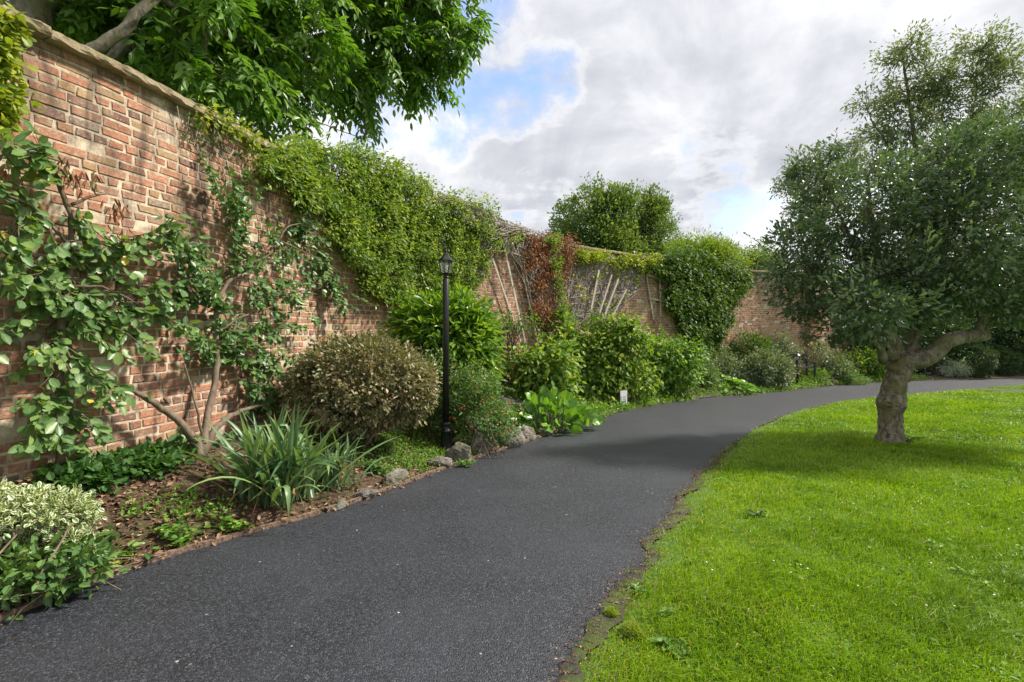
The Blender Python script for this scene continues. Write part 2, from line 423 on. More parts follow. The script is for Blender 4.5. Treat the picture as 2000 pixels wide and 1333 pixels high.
# lawn base soil
MT_LAWN, t, b, out = newmat('lawn_base')
p = POS(t)
c = RAMP(t, NOISE(t, p, 1.3, 6, .65).outputs[0], [(.3, (.055, .12, .012)), (.7, (.10, .19, .02))])
t.links.new(c, b.inputs['Base Color']); b.inputs['Roughness'].default_value = 1.0
BUMP(t, b, NOISE(t, p, 60, 5).outputs[0], .8, .03)
# garden soil and mulch
MT_SOIL, t, b, out = newmat('mulched_soil')
p = POS(t)
c = RAMP(t, NOISE(t, p, 35, 7, .7).outputs[0], [(.3, (.035, .018, .010)), (.5, (.10, .055, .032)), (.62, (.19, .12, .075)), (.8, (.06, .035, .02))])
c = MIX(t, MR(t, NOISE(t, p, 1.6, 4).outputs[0], .45, .65, 0, .5), c, (.07, .10, .02))
t.links.new(c, b.inputs['Base Color']); b.inputs['Roughness'].default_value = .95
BUMP(t, b, NOISE(t, p, 70, 6, .7).outputs[0], 1.0, .03)
MT_CHIP, t, b, out = newmat('bark_chips')
c = RAMP(t, ATT(t, 'lr'), [(0, (.045, .022, .012)), (.4, (.14, .07, .035)), (.75, (.27, .16, .085)), (1, (.42, .31, .2))])
t.links.new(c, b.inputs['Base Color']); b.inputs['Roughness'].default_value = .85
MT_DIRT, t, b, out = newmat('gritty_dirt')
p = POS(t)
c = RAMP(t, NOISE(t, p, 90, 6, .7).outputs[0], [(.3, (.02, .019, .018)), (.5, (.06, .052, .045)), (.65, (.15, .12, .095)), (.8, (.05, .045, .04))])
c = MIX(t, MR(t, NOISE(t, p, 7, 5).outputs[0], .42, .58, 0, .85), c, (.10, .14, .03))
t.links.new(c, b.inputs['Base Color']); b.inputs['Roughness'].default_value = .95
BUMP(t, b, NOISE(t, p, 120, 6, .7).outputs[0], 1.0, .02)

# ------------------------------------------------------------------ bricks
MT_BRICK, t, b, out = newmat('old_brick')
p = POS(t); lr = ATT(t, 'lr'); lv = ATT(t, 'lv')
c = RAMP(t, lr, [(0, (.11, .065, .055)), (.12, (.20, .105, .075)), (.26, (.32, .140, .080)), (.42, (.50, .215, .115)), (.58, (.47, .235, .145)), (.70, (.29, .155, .105)), (.80, (.37, .245, .125)), (.88, (.50, .35, .15)), (.94, (.30, .25, .18)), (1, (.17, .14, .12))], 'LINEAR')
c = MIX(t, .26, c, (.39, .19, .14))
nb = NOISE(t, p, 32, 7, .7)
c = MIX(t, MR(t, nb.outputs[0], .40, .66, 0, .62), c, MIX(t, 1.0, c, (.45, .42, .42), 'MULTIPLY'))
c = MIX(t, MR(t, NOISE(t, p, 60, 5, .65).outputs[0], .54, .68, 0, .5), c, (.60, .47, .38))
c = MIX(t, MR(t, NOISE(t, p, 9, 6, .7, .6).outputs[0], .50, .66, 0, .55), c, (.30, .20, .11))
c = MIX(t, MR(t, NOISE(t, p, 17, 7, .75, .5).outputs[0], .53, .66, 0, .62), c, (.46, .385, .29))
c = MIX(t, MR(t, NOISE(t, p, 12, 6, .7, 1.0).outputs[0], .56, .70, 0, .55), c, (.10, .075, .06))
# pale lime bloom low down and in patches
c = MIX(t, MR(t, NOISE(t, p, 1.4, 5, .6).outputs[0], .5, .72, 0, .38), c, (.50, .38, .30))
mps = N(t, 'ShaderNodeMapping'); mps.inputs['Scale'].default_value = (2.2, 2.2, .55); t.links.new(p, mps.inputs[0])
st = NOISE(t, mps.outputs[0], 1.5, 7, .68, .4)
stm = MR(t, M(t, 'ADD', st.outputs[0], M(t, 'MULTIPLY', lv, .10)), .58, .73, 0, .72)
c = MIX(t, stm, c, (.06, .045, .035))
c = MIX(t, MR(t, NOISE(t, p, 6, 4).outputs[0], .6, .72, 0, .25), c, (.13, .14, .06))
t.links.new(c, b.inputs['Base Color']); b.inputs['Roughness'].default_value = .92; b.inputs['Specular IOR Level'].default_value = .25
BUMP(t, b, M(t, 'ADD', NOISE(t, p, 90, 6, .7).outputs[0], NOISE(t, p, 22, 3).outputs[0]), .7, .008)
MT_MORTAR, t, b, out = newmat('lime_mortar')
p = POS(t)
c = RAMP(t, NOISE(t, p, 14, 6, .7).outputs[0], [(.28, (.20, .16, .12)), (.42, (.40, .32, .23)), (.58, (.60, .50, .37)), (.75, (.68, .58, .44))])
mps = N(t, 'ShaderNodeMapping'); mps.inputs['Scale'].default_value = (2.2, 2.2, .55); t.links.new(p, mps.inputs[0])
st = NOISE(t, mps.outputs[0], 1.5, 7, .68, .4)
c = MIX(t, MR(t, M(t, 'ADD', st.outputs[0], M(t, 'MULTIPLY', ATT(t, 'lv'), .10)), .56, .73, 0, .8), c, (.07, .055, .045))
t.links.new(c, b.inputs['Base Color']); b.inputs['Roughness'].default_value = .95
BUMP(t, b, NOISE(t, p, 120, 5, .7).outputs[0], .8, .006)
MT_COPE, t, b, out = newmat('coping_stone')
p = POS(t)
c = RAMP(t, NOISE(t, p, 9, 8, .75).outputs[0], [(.3, (.11, .08, .05)), (.48, (.33, .25, .155)), (.62, (.42, .35, .24)), (.75, (.52, .47, .37))])
nz = N(t, 'ShaderNodeSeparateXYZ'); t.links.new(N(t, 'ShaderNodeNewGeometry').outputs['Normal'], nz.inputs[0])
c = MIX(t, M(t, 'MULTIPLY', MR(t, nz.outputs[2], -.2, .6), MR(t, NOISE(t, p, 11, 5).outputs[0], .35, .6, .15, .8)), c, (.10, .11, .035))
t.links.new(c, b.inputs['Base Color']); b.inputs['Roughness'].default_value = .95
BUMP(t, b, NOISE(t, p, 40, 6, .7).outputs[0], .9, .015)

MT_BLACK = plain('black_paint', (.012, .012, .014), .38, nscale=60, var=.5, bump=.15)
MT_GLASS, t, b, out = newmat('lamp_glass')
b.inputs['Base Color'].default_value = (.8, .85, .85, 1); b.inputs['Transmission Weight'].default_value = .9; b.inputs['Roughness'].default_value = .12; b.inputs['IOR'].default_value = 1.2
MT_BULB = plain('bulb_white', (.8, .78, .72), .3, var=.05)
MT_WOOD = plain('weathered_slat', (.42, .36, .30), .9, nscale=40, var=.35, bump=.5)
MT_EDGE = plain('timber_edging', (.15, .10, .07), .95, nscale=35, var=.6, bump=.8)
MT_ROCK, t, b, out = newmat('limestone_rock')
p = POS(t)
c = RAMP(t, NOISE(t, p, 9, 8, .72, .4).outputs[0], [(.28, (.045, .04, .033)), (.45, (.15, .135, .11)), (.6, (.27, .25, .215)), (.8, (.40, .38, .34))])
c = MIX(t, MR(t, NOISE(t, p, 5, 4).outputs[0], .5, .68, 0, .6), c, (.15, .16, .07))
t.links.new(c, b.inputs['Base Color']); b.inputs['Roughness'].default_value = .95
BUMP(t, b, NOISE(t, p, 30, 8, .75).outputs[0], 1.0, .03)
MT_ROCK2 = plain('brown_stone', (.26, .17, .13), .95, nscale=25, var=.5, bump=.8)

MT_TWIG = barkmat('twig_bark', (.12, .085, .055), (.22, .17, .12), 20, bump=.3)
MT_GREY = barkmat('grey_stem', (.28, .235, .205), (.50, .43, .385), 20, bump=.3)
MT_BARK = barkmat('smooth_grey_bark', (.085, .07, .05), (.36, .315, .24), 18, moss=(.17, .16, .06), bump=1.0, stretch=(1, 1, .55))
MT_BARK2 = barkmat('limb_bark', (.10, .085, .06), (.25, .22, .165), 16, moss=(.12, .12, .05), bump=.9, stretch=(1, 1, .6))
MT_DARKBARK = barkmat('dark_bark', (.045, .03, .02), (.10, .07, .05), 12, bump=.6)
#=====SCENE=====
# ================================================================== GROUND
def grid(name, xs, ys, zf, mat):
    X, Y = np.meshgrid(xs, ys); nx, ny = len(xs), len(ys)
    Z = zf(X.ravel(), Y.ravel())
    V = np.stack([X.ravel(), Y.ravel(), Z], 1)
    i = np.arange(ny-1)[:, None]*nx+np.arange(nx-1)[None]; i = i.ravel()
    mb = MB(); mb.add(V, np.stack([i, i+1, i+nx+1, i+nx], 1)); return mb.build(name, mat, smooth=True)
def ground_z(x, y):
    z = G(x, y)
    dl, sl = nearest(LEFTC, np.stack([x, y], 1)); dr, sr = nearest(RIGHTC, np.stack([x, y], 1))
    onp = (sl < 0) & (sr > 0)
    z = np.where(onp, P(y)-.05*np.clip(np.minimum(dl, dr)*8, 0, 1)-.012, z)
    z = np.where((sl > 0), z-.03, z)
    return np.where(sr <= 0, z+.012+.02*np.sin(x*.9+1)*np.sin(y*.7)*np.clip(dr, 0, 1), z)
xs = np.concatenate([[-1500, -400, -120, -50, -25, -14], np.arange(-9, 22, .25), [23, 26, 32, 45, 80, 200, 600, 1500]])
ys = np.concatenate([[-300, -60, -20, -8], np.arange(-3, 24, .25), [25, 28, 34, 45, 70, 130, 300, 800, 2000]])
struct(grid('ground', xs, ys, ground_z, MT_LAWN))

def strip(name, A, B, nsub, zf, mat, n=None):
    """ruled sheet between two polylines"""
    V = A[:, None, :]*(1-np.linspace(0, 1, nsub)[None, :, None])+B[:, None, :]*np.linspace(0, 1, nsub)[None, :, None]
    m = len(A); V = V.reshape(-1, 2); z = zf(V[:, 0], V[:, 1])
    i = (np.arange(m-1)[:, None]*nsub+np.arange(nsub-1)[None]).ravel()
    mb = MB(); mb.add(np.c_[V, z], np.stack([i, i+1, i+nsub+1, i+nsub], 1)[:, ::-1]); return mb.build(name, mat, smooth=True)
def even(poly, n):
    d = np.r_[0, np.cumsum(np.linalg.norm(np.diff(poly, axis=0), axis=1))]
    s = np.linspace(0, d[-1], n); return np.stack([np.interp(s, d, poly[:, k]) for k in (0, 1)], 1)
# the path: its lawn side wanders a little
RJ = even(RIGHT, 700); tt = np.gradient(RJ, axis=0); tt = nrm(tt); nn = np.stack([tt[:, 1], -tt[:, 0]], 1)
jg = ((vnoise(np.c_[RJ, RJ[:, :1]], 4.0)-.5)*.17+(vnoise(np.c_[RJ, RJ[:, :1]], 17.0)-.5)*.08)*np.clip((9-RJ[:, 1])/4, .35, 1)
RJ = RJ+nn*jg[:, None]
LJ = even(LEFT, 700)
# pair left points with nearest right ones by parameter of closest approach
struct(strip('path', RJ, LJ, 14, lambda x, y: P(y)+.001*np.sin(x*7), MT_PATH))

# flower bed between the path edging and the wall
WB = WALL+WN*0.02
m0 = [int(np.argmin(np.linalg.norm(WB-q, axis=1))) for q in LJ]
m0 = np.maximum.accumulate(np.array(m0))
ker = np.ones(61)/61; ms = np.convolve(np.r_[np.full(30, m0[0]), m0, np.full(30, m0[-1])], ker, 'valid').clip(0, len(WB)-1)
BW = np.stack([np.interp(ms, np.arange(len(WB)), WB[:, k]) for k in (0, 1)], 1)
struct(strip('flower_bed', LJ, BW, 16, lambda x, y: G(x, y)+.0, MT_SOIL))

# side paths crossing the bed
def patch(name, px, mat, lift=.012, n=26):
    pts = np.array([gp(*q)[:] for q in px])
    h = len(px)//2
    A = even(pts[:h, :2], n); B = even(pts[h:, :2][::-1], n)
    return strip(name, A, B, 8, lambda x, y: G(x, y)+lift, mat)
struct(patch('side_path', [(1168, 814), (1120, 803), (1040, 795), (960, 790), (955, 774), (1040, 778), (1120, 788), (1207, 799)], MT_SIDE, .02))
struct(patch('side_path', [(1440, 771), (1400, 768), (1330, 762), (1255, 757), (1250, 765), (1300, 770), (1340, 775), (1365, 779)], MT_SIDE, .02))
# bare worn patch in the lawn on the right
mb = MB(); c0 = np.array(at(1975, 765, 1.0)); yb = 1.274/((765-HOR)/FPX-.042)
cx, cy = (1985-1000)/FPX*yb, yb
a = np.linspace(0, 2*np.pi, 40, endpoint=False); rr = 1+.25*np.sin(a*3+1)+.12*np.sin(a*7)
ring = np.stack([cx+1.15*rr*np.cos(a), cy+.55*rr*np.sin(a)], 1)
V = np.r_[[[cx, cy]], ring]; z = ground_z(V[:, 0], V[:, 1])+.018; z[0] += .02
mb.add(np.c_[V, z], [(0, i+1, (i+1) % 40+1) for i in range(40)])
BARE = (cx, cy); struct(mb.build('bare_ground', MT_DIRT))

# gritty margin along the lawn side of the path
def rowline(poly, n): return even(poly, n)
mb = MB()
sel = RJ[(RJ[:, 1] > 0) & (RJ[:, 1] < 7)]
tn = nrm(np.gradient(sel, axis=0)); nr = np.stack([tn[:, 1], -tn[:, 0]], 1)
w_in = .005+.05*np.clip(vnoise(np.c_[sel, sel[:, :1]], 6)-.4, 0, 1); w_out = .03+.13*vnoise(np.c_[sel, sel[:, :1]], 3.1)*np.clip((5.5-sel[:, 1])/2, .2, 1)
A = sel-nr*w_in[:, None]; B = sel+nr*w_out[:, None]
Vm = np.stack([A, sel, B], 1).reshape(-1, 2); zc = np.tile([.004, .014, .02], len(sel))
i = (np.arange(len(sel)-1)[:, None]*3+np.arange(2)[None]).ravel()
mb.add(np.c_[Vm, P(Vm[:, 1])+zc], np.stack([i, i+1, i+4, i+3], 1)); struct(mb.build('path_margin', MT_DIRT, smooth=True))

# timber edging board along the bed, in lengths
mb = MB(); ek, es = resample(LEFT, .06)
tn = nrm(np.gradient(ek, axis=0)); nl = np.stack([-tn[:, 1], tn[:, 0]], 1)
wob = (vnoise(np.c_[ek, ek[:, :1]], 5)-.5)*.02
top = P(ek[:, 1])+.030+(vnoise(np.c_[ek, ek[:, :1]], 2.3)-.5)*.02
prof = [(-.004, -.06), (-.004, 1), (.024, 1), (.024, -.06)]
cols_ = []
for (o_, h_) in prof:
    q = ek+nl*(o_+wob)[:, None]; z = np.where(h_ == 1, top, P(ek[:, 1])-.06) if h_ == 1 else P(ek[:, 1])-.06
    cols_.append(np.c_[q, z])
V = np.stack(cols_, 1).reshape(-1, 3); F = []
for i in range(len(ek)-1):
    if i % 40 == 39: continue
    for j in range(3): F.append((i*4+j, i*4+j+1, i*4+j+5, i*4+j+4))
mb.add(V, F); struct(mb.build('bed_edging', MT_EDGE))

# ================================================================== WALL
WH = 3.4          # coping top is 2.0 m above the camera everywhere near the lens; the courses stay level
CT = CAMZ+2.0     # coping top height
PITCH = .0715
wall = thing('brick_wall', (WALL[150][0], WALL[150][1], G1(WALL[150][0], WALL[150][1])),
             'long curving garden wall of old mottled red brick with a mossy stone coping', 'wall')
mb = MB()
wl, wsx = resample(WALL, .10); wt_ = nrm(np.gradient(wl, axis=0)); wn_ = np.stack([wt_[:, 1], -wt_[:, 0]], 1)
def wxy(s, off):
    s = np.atleast_1d(s)
    q = np.stack([np.interp(s, WS, WALL[:, k]) for k in (0, 1)], 1); n = np.stack([np.interp(s, WS, WN[:, k]) for k in (0, 1)], 1)
    return q+n*np.asarray(off).reshape(-1, 1)
base_z = P(WALL[:, 1])+RISE-.35
ztop = CT-.075
# mortar core
s_ = np.arange(0, WS[-1]+.001, .12); zb = np.interp(s_, WS, base_z)
f = wxy(s_, np.full(len(s_), 0.0)); bk = wxy(s_, np.full(len(s_), -.34)); k = len(s_)
nz_ = 24
tz = np.linspace(0, 1, nz_)
Vf = np.concatenate([np.c_[f, zb+(ztop-zb)*q] for q in tz]); i = (np.arange(nz_-1)[:, None]*k+np.arange(k-1)[None]).ravel()
mb.add(Vf, np.stack([i, i+1, i+k+1, i+k], 1), .5, np.repeat(tz, k), 1)
Vb = np.concatenate([np.c_[bk, zb], np.c_[bk, np.full(k, ztop)]]); i = np.arange(k-1)
mb.add(Vb, np.stack([i+1, i, i+k, i+k+1], 1), .5, 0, 1)
# bricks
smax = WS[-1]; rows = int((ztop-(P(20.)+RISE-.3))/PITCH)+1
Vs = []; lrs = []; lvs = []
rb = np.random.default_rng(5)
zone = {}
for r in range(rows):
    z1 = ztop-r*PITCH-.010; z0 = z1-PITCH+.0100
    head = (r % 4 == 3)
    pos = rb.random()*.1+(0 if head else (.104*(r % 2)))
    ss = []
    while pos < smax-.3:
        L = (.098 if head else .198)+rb.normal()*.005
        if not head and rb.random() < .18: L = .094
        ss.append((pos, pos+L)); pos += L+.0105+abs(rb.normal())*.003
    ss = np.array(ss); mid = ss.mean(1)
    bz = np.interp(mid, WS, base_z); keep = z0 > bz; ss = ss[keep]; mid = mid[keep]; n = len(ss)
    if n == 0: continue
    dz = rb.normal(size=(n, 4))*.0030+(np.sin(mid*1.3+r*.15)*.004+np.sin(mid*.37)*.006)[:, None]
    ds = rb.normal(size=(n, 4))*.0042
    pr = .0035+rb.random(n)*.005-(rb.random(n) < .06)*.008
    ch = .0065
    S = [ss[:, 0], ss[:, 1], ss[:, 1], ss[:, 0]]; Z = [z0, z0, z1, z1]
    V = np.zeros((n, 8, 3))
    for q in range(4):
        sq = S[q]+ds[:, q]; zq = Z[q]+dz[:, q]
        V[:, q, :2] = wxy(sq, np.full(n, -.004)); V[:, q, 2] = zq
        sgn = 1 if q in (0, 3) else -1; zg = 1 if q < 2 else -1
        V[:, 4+q, :2] = wxy(sq+sgn*ch*(.6+rb.random(n)), pr+rb.normal(size=n)*.0012); V[:, 4+q, 2] = zq+zg*ch*(.6+rb.random(n)*.8)
    Vs.append(V.reshape(-1, 3))
    # colours drift along the wall: some stretches of buff bricks, darker high up
    l = rb.random(n)
    zn = vnoise(np.c_[mid*.9, np.full(n, z0*1.1), mid*.3], 1.0)
    l = np.clip(l*.62+ (zn-.5)*.35+.12*(rb.random(n)-.5)+.12, 0, 1)
    buff = (rb.random(n) < np.clip((vnoise(np.c_[mid*1.1+4, np.full(n, z0*2.2), mid*.3], 1.3)-.55)*1.6, 0.03, .55)); l = np.where(buff, .80+.14*rb.random(n), l)
    dk = rb.random(n) < .06; l = np.where(dk, rb.random(n)*.12, l)
    gy = rb.random(n) < .04; l = np.where(gy, .93+.07*rb.random(n), l)
    lrs.append(np.repeat(l, 8)); lvs.append(np.repeat((z0-(-.5))/(ztop+.5)*np.ones(n), 8))
V = np.concatenate(Vs); nb_ = len(V)//8; bi = (np.arange(nb_)*8)[:, None, None]
fq = np.array([(4, 5, 6, 7), (0, 1, 5, 4), (1, 2, 6, 5), (2, 3, 7, 6), (3, 0, 4, 7)])
mb.add(V, (fq[None]+bi).reshape(-1, 4), np.concatenate(lrs), np.concatenate(lvs), 0)
mb.build('brickwork', [MT_BRICK, MT_MORTAR], wall)
# coping slabs
mb = MB(); s = 0.0
while s < smax-1:
    L = 1.05+rb.random()*.35; n = max(3, int(L/.05)); q = np.linspace(s+.005, s+L-.005, n)
    dz_ = rb.normal()*.007; do_ = rb.normal()*.008; tilt = rb.normal()*.006
    th = .062+rb.random()*.012
    jag = lambda a: rb.normal(size=n)*a
    fo, bo = .098+do_, -.40
    rows_ = []
    for off, zz_, ja in ((bo, ztop+.002, .003), (fo-.004, ztop+.003, .004), (fo+.004, ztop+.02, .005), (fo, ztop+th*.8, .006), (fo-.014, ztop+th, .005), (-.17, ztop+th+.012, .004), (bo, ztop+th, .003)):
        rows_.append(np.c_[wxy(q, off+jag(ja)), zz_+dz_+jag(ja*.7)+np.linspace(-tilt, tilt, n)])
    V = np.concatenate(rows_); k = n; m_ = len(rows_); F = []
    for a_ in range(m_):
        b_ = (a_+1) % m_
        for j in range(n-1): F.append((a_*k+j, a_*k+j+1, b_*k+j+1, b_*k+j))
    e0 = tuple(a_*k for a_ in range(m_)); e1 = tuple(a_*k+n-1 for a_ in range(m_))[::-1]
    b0 = mb.n; mb.add(V, np.array(F)[:, ::-1], rb.random()); mb.F.append((np.array([e0])+b0, 0)); mb.F.append((np.array([e1])+b0, 0))
    s += L
mb.build('coping', MT_COPE, wall)

# ================================================================== LAMPS
def lamp(base, H, w, label, group):
    """post lantern: w is the lantern roof width"""
    o = thing('garden_lamp', base, label, 'lamp', group); x, y, z = base
    hb = .145*H if H > 2 else .10*H; r = w*.195; k = w
    zl = z+H-1.52*w                             # underside of the lantern body
    m = MB(); prof = [(r*2.05, 0), (r*2.05, .03*k), (r*1.75, .10*k), (r*1.55, hb*.72), (r*1.9, hb*.74), (r*1.9, hb*.79), (r*1.45, hb*.82), (r*1.4, hb*.95), (r*1.75, hb*.98), (r*1.75, hb*1.04), (r*1.2, hb*1.07)]
    m.lathe(base, prof, 24, flute=.04, nfl=8); m.build('base', MT_BLACK, o, True)
    m = MB(); m.lathe((x, y, z), [(r, hb), (r, zl-z-.34*w), (r*.98, zl-z-.335*w)], 20)
    m.build('post', MT_BLACK, o, True)
    m = MB(); m.lathe((x, y, zl), [(r*.75, -.34*w), (r*.75, -.30*w), (r*1.05, -.27*w), (r*1.05, -.22*w), (r*.6, -.19*w), (r*.55, -.10*w), (r*1.2, -.05*w), (w*.30, -.01*w), (w*.30, 0.0)], 20)
    m.build('collar', MT_BLACK, o, True)
    lan = MB()                                   # six-sided lantern, wider at the top
    rb_, rt_, hh_ = w*.26, w*.40, w*.78
    for i in range(6):
        a = math.pi/3*i+.3; p0 = (x+rb_*math.cos(a), y+rb_*math.sin(a), zl); p1 = (x+rt_*math.cos(a), y+rt_*math.sin(a), zl+hh_)
        lan.tube([p0, p1], [w*.022]*2, 5)
        a2 = a+math.pi/3
        lan.tube([p0, (x+rb_*math.cos(a2), y+rb_*math.sin(a2), zl)], [w*.024]*2, 5)
        lan.tube([p1, (x+rt_*math.cos(a2), y+rt_*math.sin(a2), zl+hh_)], [w*.024]*2, 5)
    fr = lan.build('lantern_frame', MT_BLACK, o)
    m = MB()
    for i in range(6):
        a = math.pi/3*i+.3; a2 = a+math.pi/3
        q = .97
        m.add([(x+rb_*q*math.cos(a), y+rb_*q*math.sin(a), zl+.01*w), (x+rb_*q*math.cos(a2), y+rb_*q*math.sin(a2), zl+.01*w), (x+rt_*q*math.cos(a2), y+rt_*q*math.sin(a2), zl+hh_), (x+rt_*q*math.cos(a), y+rt_*q*math.sin(a), zl+hh_)], [(0, 1, 2, 3)])
    m.build('glass_pane', MT_GLASS, o)
    m = MB(); m.lathe((x, y, zl), [(w*.07, .01*w), (w*.07, .22*w), (w*.085, .26*w), (w*.13, .42*w), (w*.13, .52*w), (w*.07, .62*w), (.001, .64*w)], 14); m.build('bulb', MT_BULB, o, True)
    m = MB(); m.lathe((x, y, zl+hh_), [(w*.40, -.01*w), (w*.50, -.02*w), (w*.50, .03*w), (w*.43, .10*w), (w*.26, .27*w), (w*.20, .33*w), (w*.17, .42*w), (w*.13, .45*w)], 6, rz=.3); m.build('lantern_roof', MT_BLACK, o)
    m = MB(); m.lathe((x, y, zl+hh_), [(w*.10, .44*w), (w*.04, .50*w), (w*.04, .54*w), (w*.085, .60*w), (w*.07, .67*w), (.002, .74*w)], 12); m.build('finial', MT_BLACK, o, True)
    return o
lb = gp(871, 882); LY = lb.y
lamp((lb.x, lb.y, lb.z-.02), 398/FPX*LY, 31/FPX*LY, 'tall black post lamp with glass lantern beside the rounded brown shrub', 'black garden lamps along the path')
lb2 = gp(1557, 755.5)
lamp((lb2.x, lb2.y, lb2.z-.02), 70/FPX*lb2.y, 11.5/FPX*lb2.y, 'short distant black lamp at the path edge in front of the bench', 'black garden lamps along the path')

# ================================================================== BENCH, SIGN, PARASOL
by = 16.4; bx = (1548-1000)/FPX*by; bz = CAMZ-(734-HOR)/FPX*by
MT_BENCH = plain('dark_green_paint', (.025, .045, .04), .55, var=.3)
bench = thing('garden_bench', (bx, by, bz), 'dark green slatted bench against the far wall behind the short lamp', 'bench')
bw = .95
m = MB()
for i in range(5): m.box((bx, by-.40+i*.085, bz+.30), (bw, .065, .025))
m.build('seat', MT_BENCH, bench)
m = MB()
for i in range(3): m.box((bx, by+.035+i*.012, bz+.44+i*.10), (bw-.08, .022, .07))
m.box((bx, by+.07, bz+.70), (bw, .03, .05))
m.build('backrest', MT_BENCH, bench)
for sx in (-1, 1):
    for q, h in ((-.40, .46), (.05, .70)):
        m = MB(); m.box((bx+sx*(bw/2+.028), by+q, bz+h/2), (.05, .05, h)); m.build('leg', MT_BENCH, bench)
    m = MB(); m.box((bx+sx*(bw/2+.028), by-.18, bz+.475), (.055, .52, .03)); m.build('armrest', MT_BENCH, bench)

sg = gp(1217, 797); sY = sg.y; k = sY/FPX
sgn = thing('garden_sign', (sg.x, sg.y, sg.z), 'small white notice plate with faint print on a dark stake at the path edge', 'sign')
sw, sh = 16*k, 31*k; rz = math.radians(24)
MT_PLATE = plain('white_plate', (.80, .80, .82), .45, nscale=90, var=.04)
MT_STAKE = plain('dark_stake', (.14, .12, .10), .8, var=.3)
MT_PRINT = plain('faint_print', (.36, .36, .40), .6, var=.1); MT_TEAL = plain('teal_print', (.18, .40, .36), .6, var=.1)
rot = Matrix.Rotation(rz, 3, 'Z')
zc = sg.z+sh*.55+.01
m = MB(); m.box((sg.x, sg.y+.03, zc), (sw*1.08, .05, sh*1.06), rot=rot); m.box((sg.x, sg.y+.03, sg.z-.05), (.04, .03, .2), rot=rot); m.build('stake', MT_STAKE, sgn)
def onsign(u, v, d): return tuple(np.array((sg.x, sg.y+.03, zc))+np.array(rot) @ np.array((u*sw, -.0275-d, v*sh)))
m = MB(); m.box(onsign(.0, 0, .004), (sw, .006, sh), rot=rot); pl = m.build('plate', MT_PLATE, sgn)
m = MB()
for v, wd, hh_ in ((.13, .46, .010), (.085, .46, .010), (-.02, .46, .018), (-.07, .38, .010)): m.box(onsign(.08, v, .0085), (sw*wd, .001, sh*hh_*2), rot=rot)
m.build('printed_line', MT_PRINT, sgn)
m = MB()
for a in range(7):
    m.box(onsign(-.36+.04*math.sin(a*.9), -.38+a*.085, .0085), (sw*.10, .001, sh*.09), rot=rot)
m.build('leaf_emblem', MT_TEAL, sgn)

# pale green pole in a round black base, far right beyond the tree
ppx = gp(1805, 733); pY = ppx.y; k = pY/FPX
MT_MINT = plain('mint_pole', (.35, .62, .47), .5, var=.1); MT_RUB = plain('black_plastic', (.012, .013, .018), .5, var=.3)
po = thing('parasol_stand', ppx, 'pale green upright pole in a round black weighted base beyond the tree', 'parasol stand')
m = MB(); m.lathe(ppx, [(11*k, 0), (11.5*k, 3*k), (10*k, 6*k), (4*k, 7*k), (2.2*k, 8.5*k), (2.2*k, 13*k)], 24); m.build('base', MT_RUB, po, True)
m = MB(); m.lathe((ppx.x, ppx.y, ppx.z+10*k), [(1.1*k, 0), (1.1*k, 48*k)], 10); m.build('pole', MT_MINT, po, True)
# dark blue closed parasol behind the trunk
pz = gp(1725, 727); k = pz.y/FPX
MT_BLUE = plain('navy_cloth', (.014, .02, .055), .85, var=.3)
po = thing('closed_parasol', pz, 'closed navy blue parasol standing behind the left side of the tree trunk', 'parasol')
m = MB(); m.tube([pz, pz+Vector((0, 0, 44*k))], 1.0*k, 8); m.build('pole', MT_RUB, po)
m = MB(); m.lathe((pz.x, pz.y, pz.z+2*k), [(5.5*k, 0), (6*k, 3*k), (5*k, 14*k), (3.4*k, 26*k), (2*k, 36*k), (1.2*k, 40*k)], 24, flute=.16, nfl=8); m.build('canopy', MT_BLUE, po)

# ================================================================== TRELLIS SLATS ON THE WALL
def slat(mb, p0, p1, w, th=.012):
    p0 = Vector(p0); p1 = Vector(p1); d = (p1-p0); L = d.length; d.normalize()
    n = Vector((*WN[int(np.argmin(np.linalg.norm(WALL-np.array(((p0.x+p1.x)/2, (p0.y+p1.y)/2)), axis=1)))], 0)); s = d.cross(n).normalized(); n = s.cross(d)
    rot = Matrix((s, n, d)).transposed(); mb.box((p0+p1)/2, (w, th, L), rot=rot, lr=R.random())
def trellis(label, segs, off, w):
    a = wpv(segs[0][2], segs[0][3], off)
    o = thing('wall_trellis', a, label, 'trellis', 'weathered wooden trellis pieces on the wall')
    for i, (x0, y0, x1, y1) in enumerate(segs):
        m = MB(); slat(m, wpv(x0, y0, off+.018*(i % 2)), wpv(x1, y1, off+.018*(i % 2)), w*(.85+.3*R.random())); m.build('slat', MT_WOOD, o)
trellis('grey fan trellis of three long leaning slats between the laurel and the brown creeper', [(962, 505, 1022, 682), (984, 478, 1030, 690), (1004, 455, 1055, 690), (1014, 470, 1040, 600)], .10, .048)
trellis('fan trellis of four pale splayed slats in the bare twiggy creeper', [(1170, 528, 1154, 608), (1195, 537, 1171, 612), (1208, 545, 1178, 624), (1224, 565, 1194, 622)], .17, .055)
trellis('broken ladder shaped trellis of thin slats left of the ivy curtain', [(1263, 540, 1277, 625), (1289, 528, 1290, 617), (1262, 537, 1296, 546), (1268, 583, 1304, 590)], .06, .055)

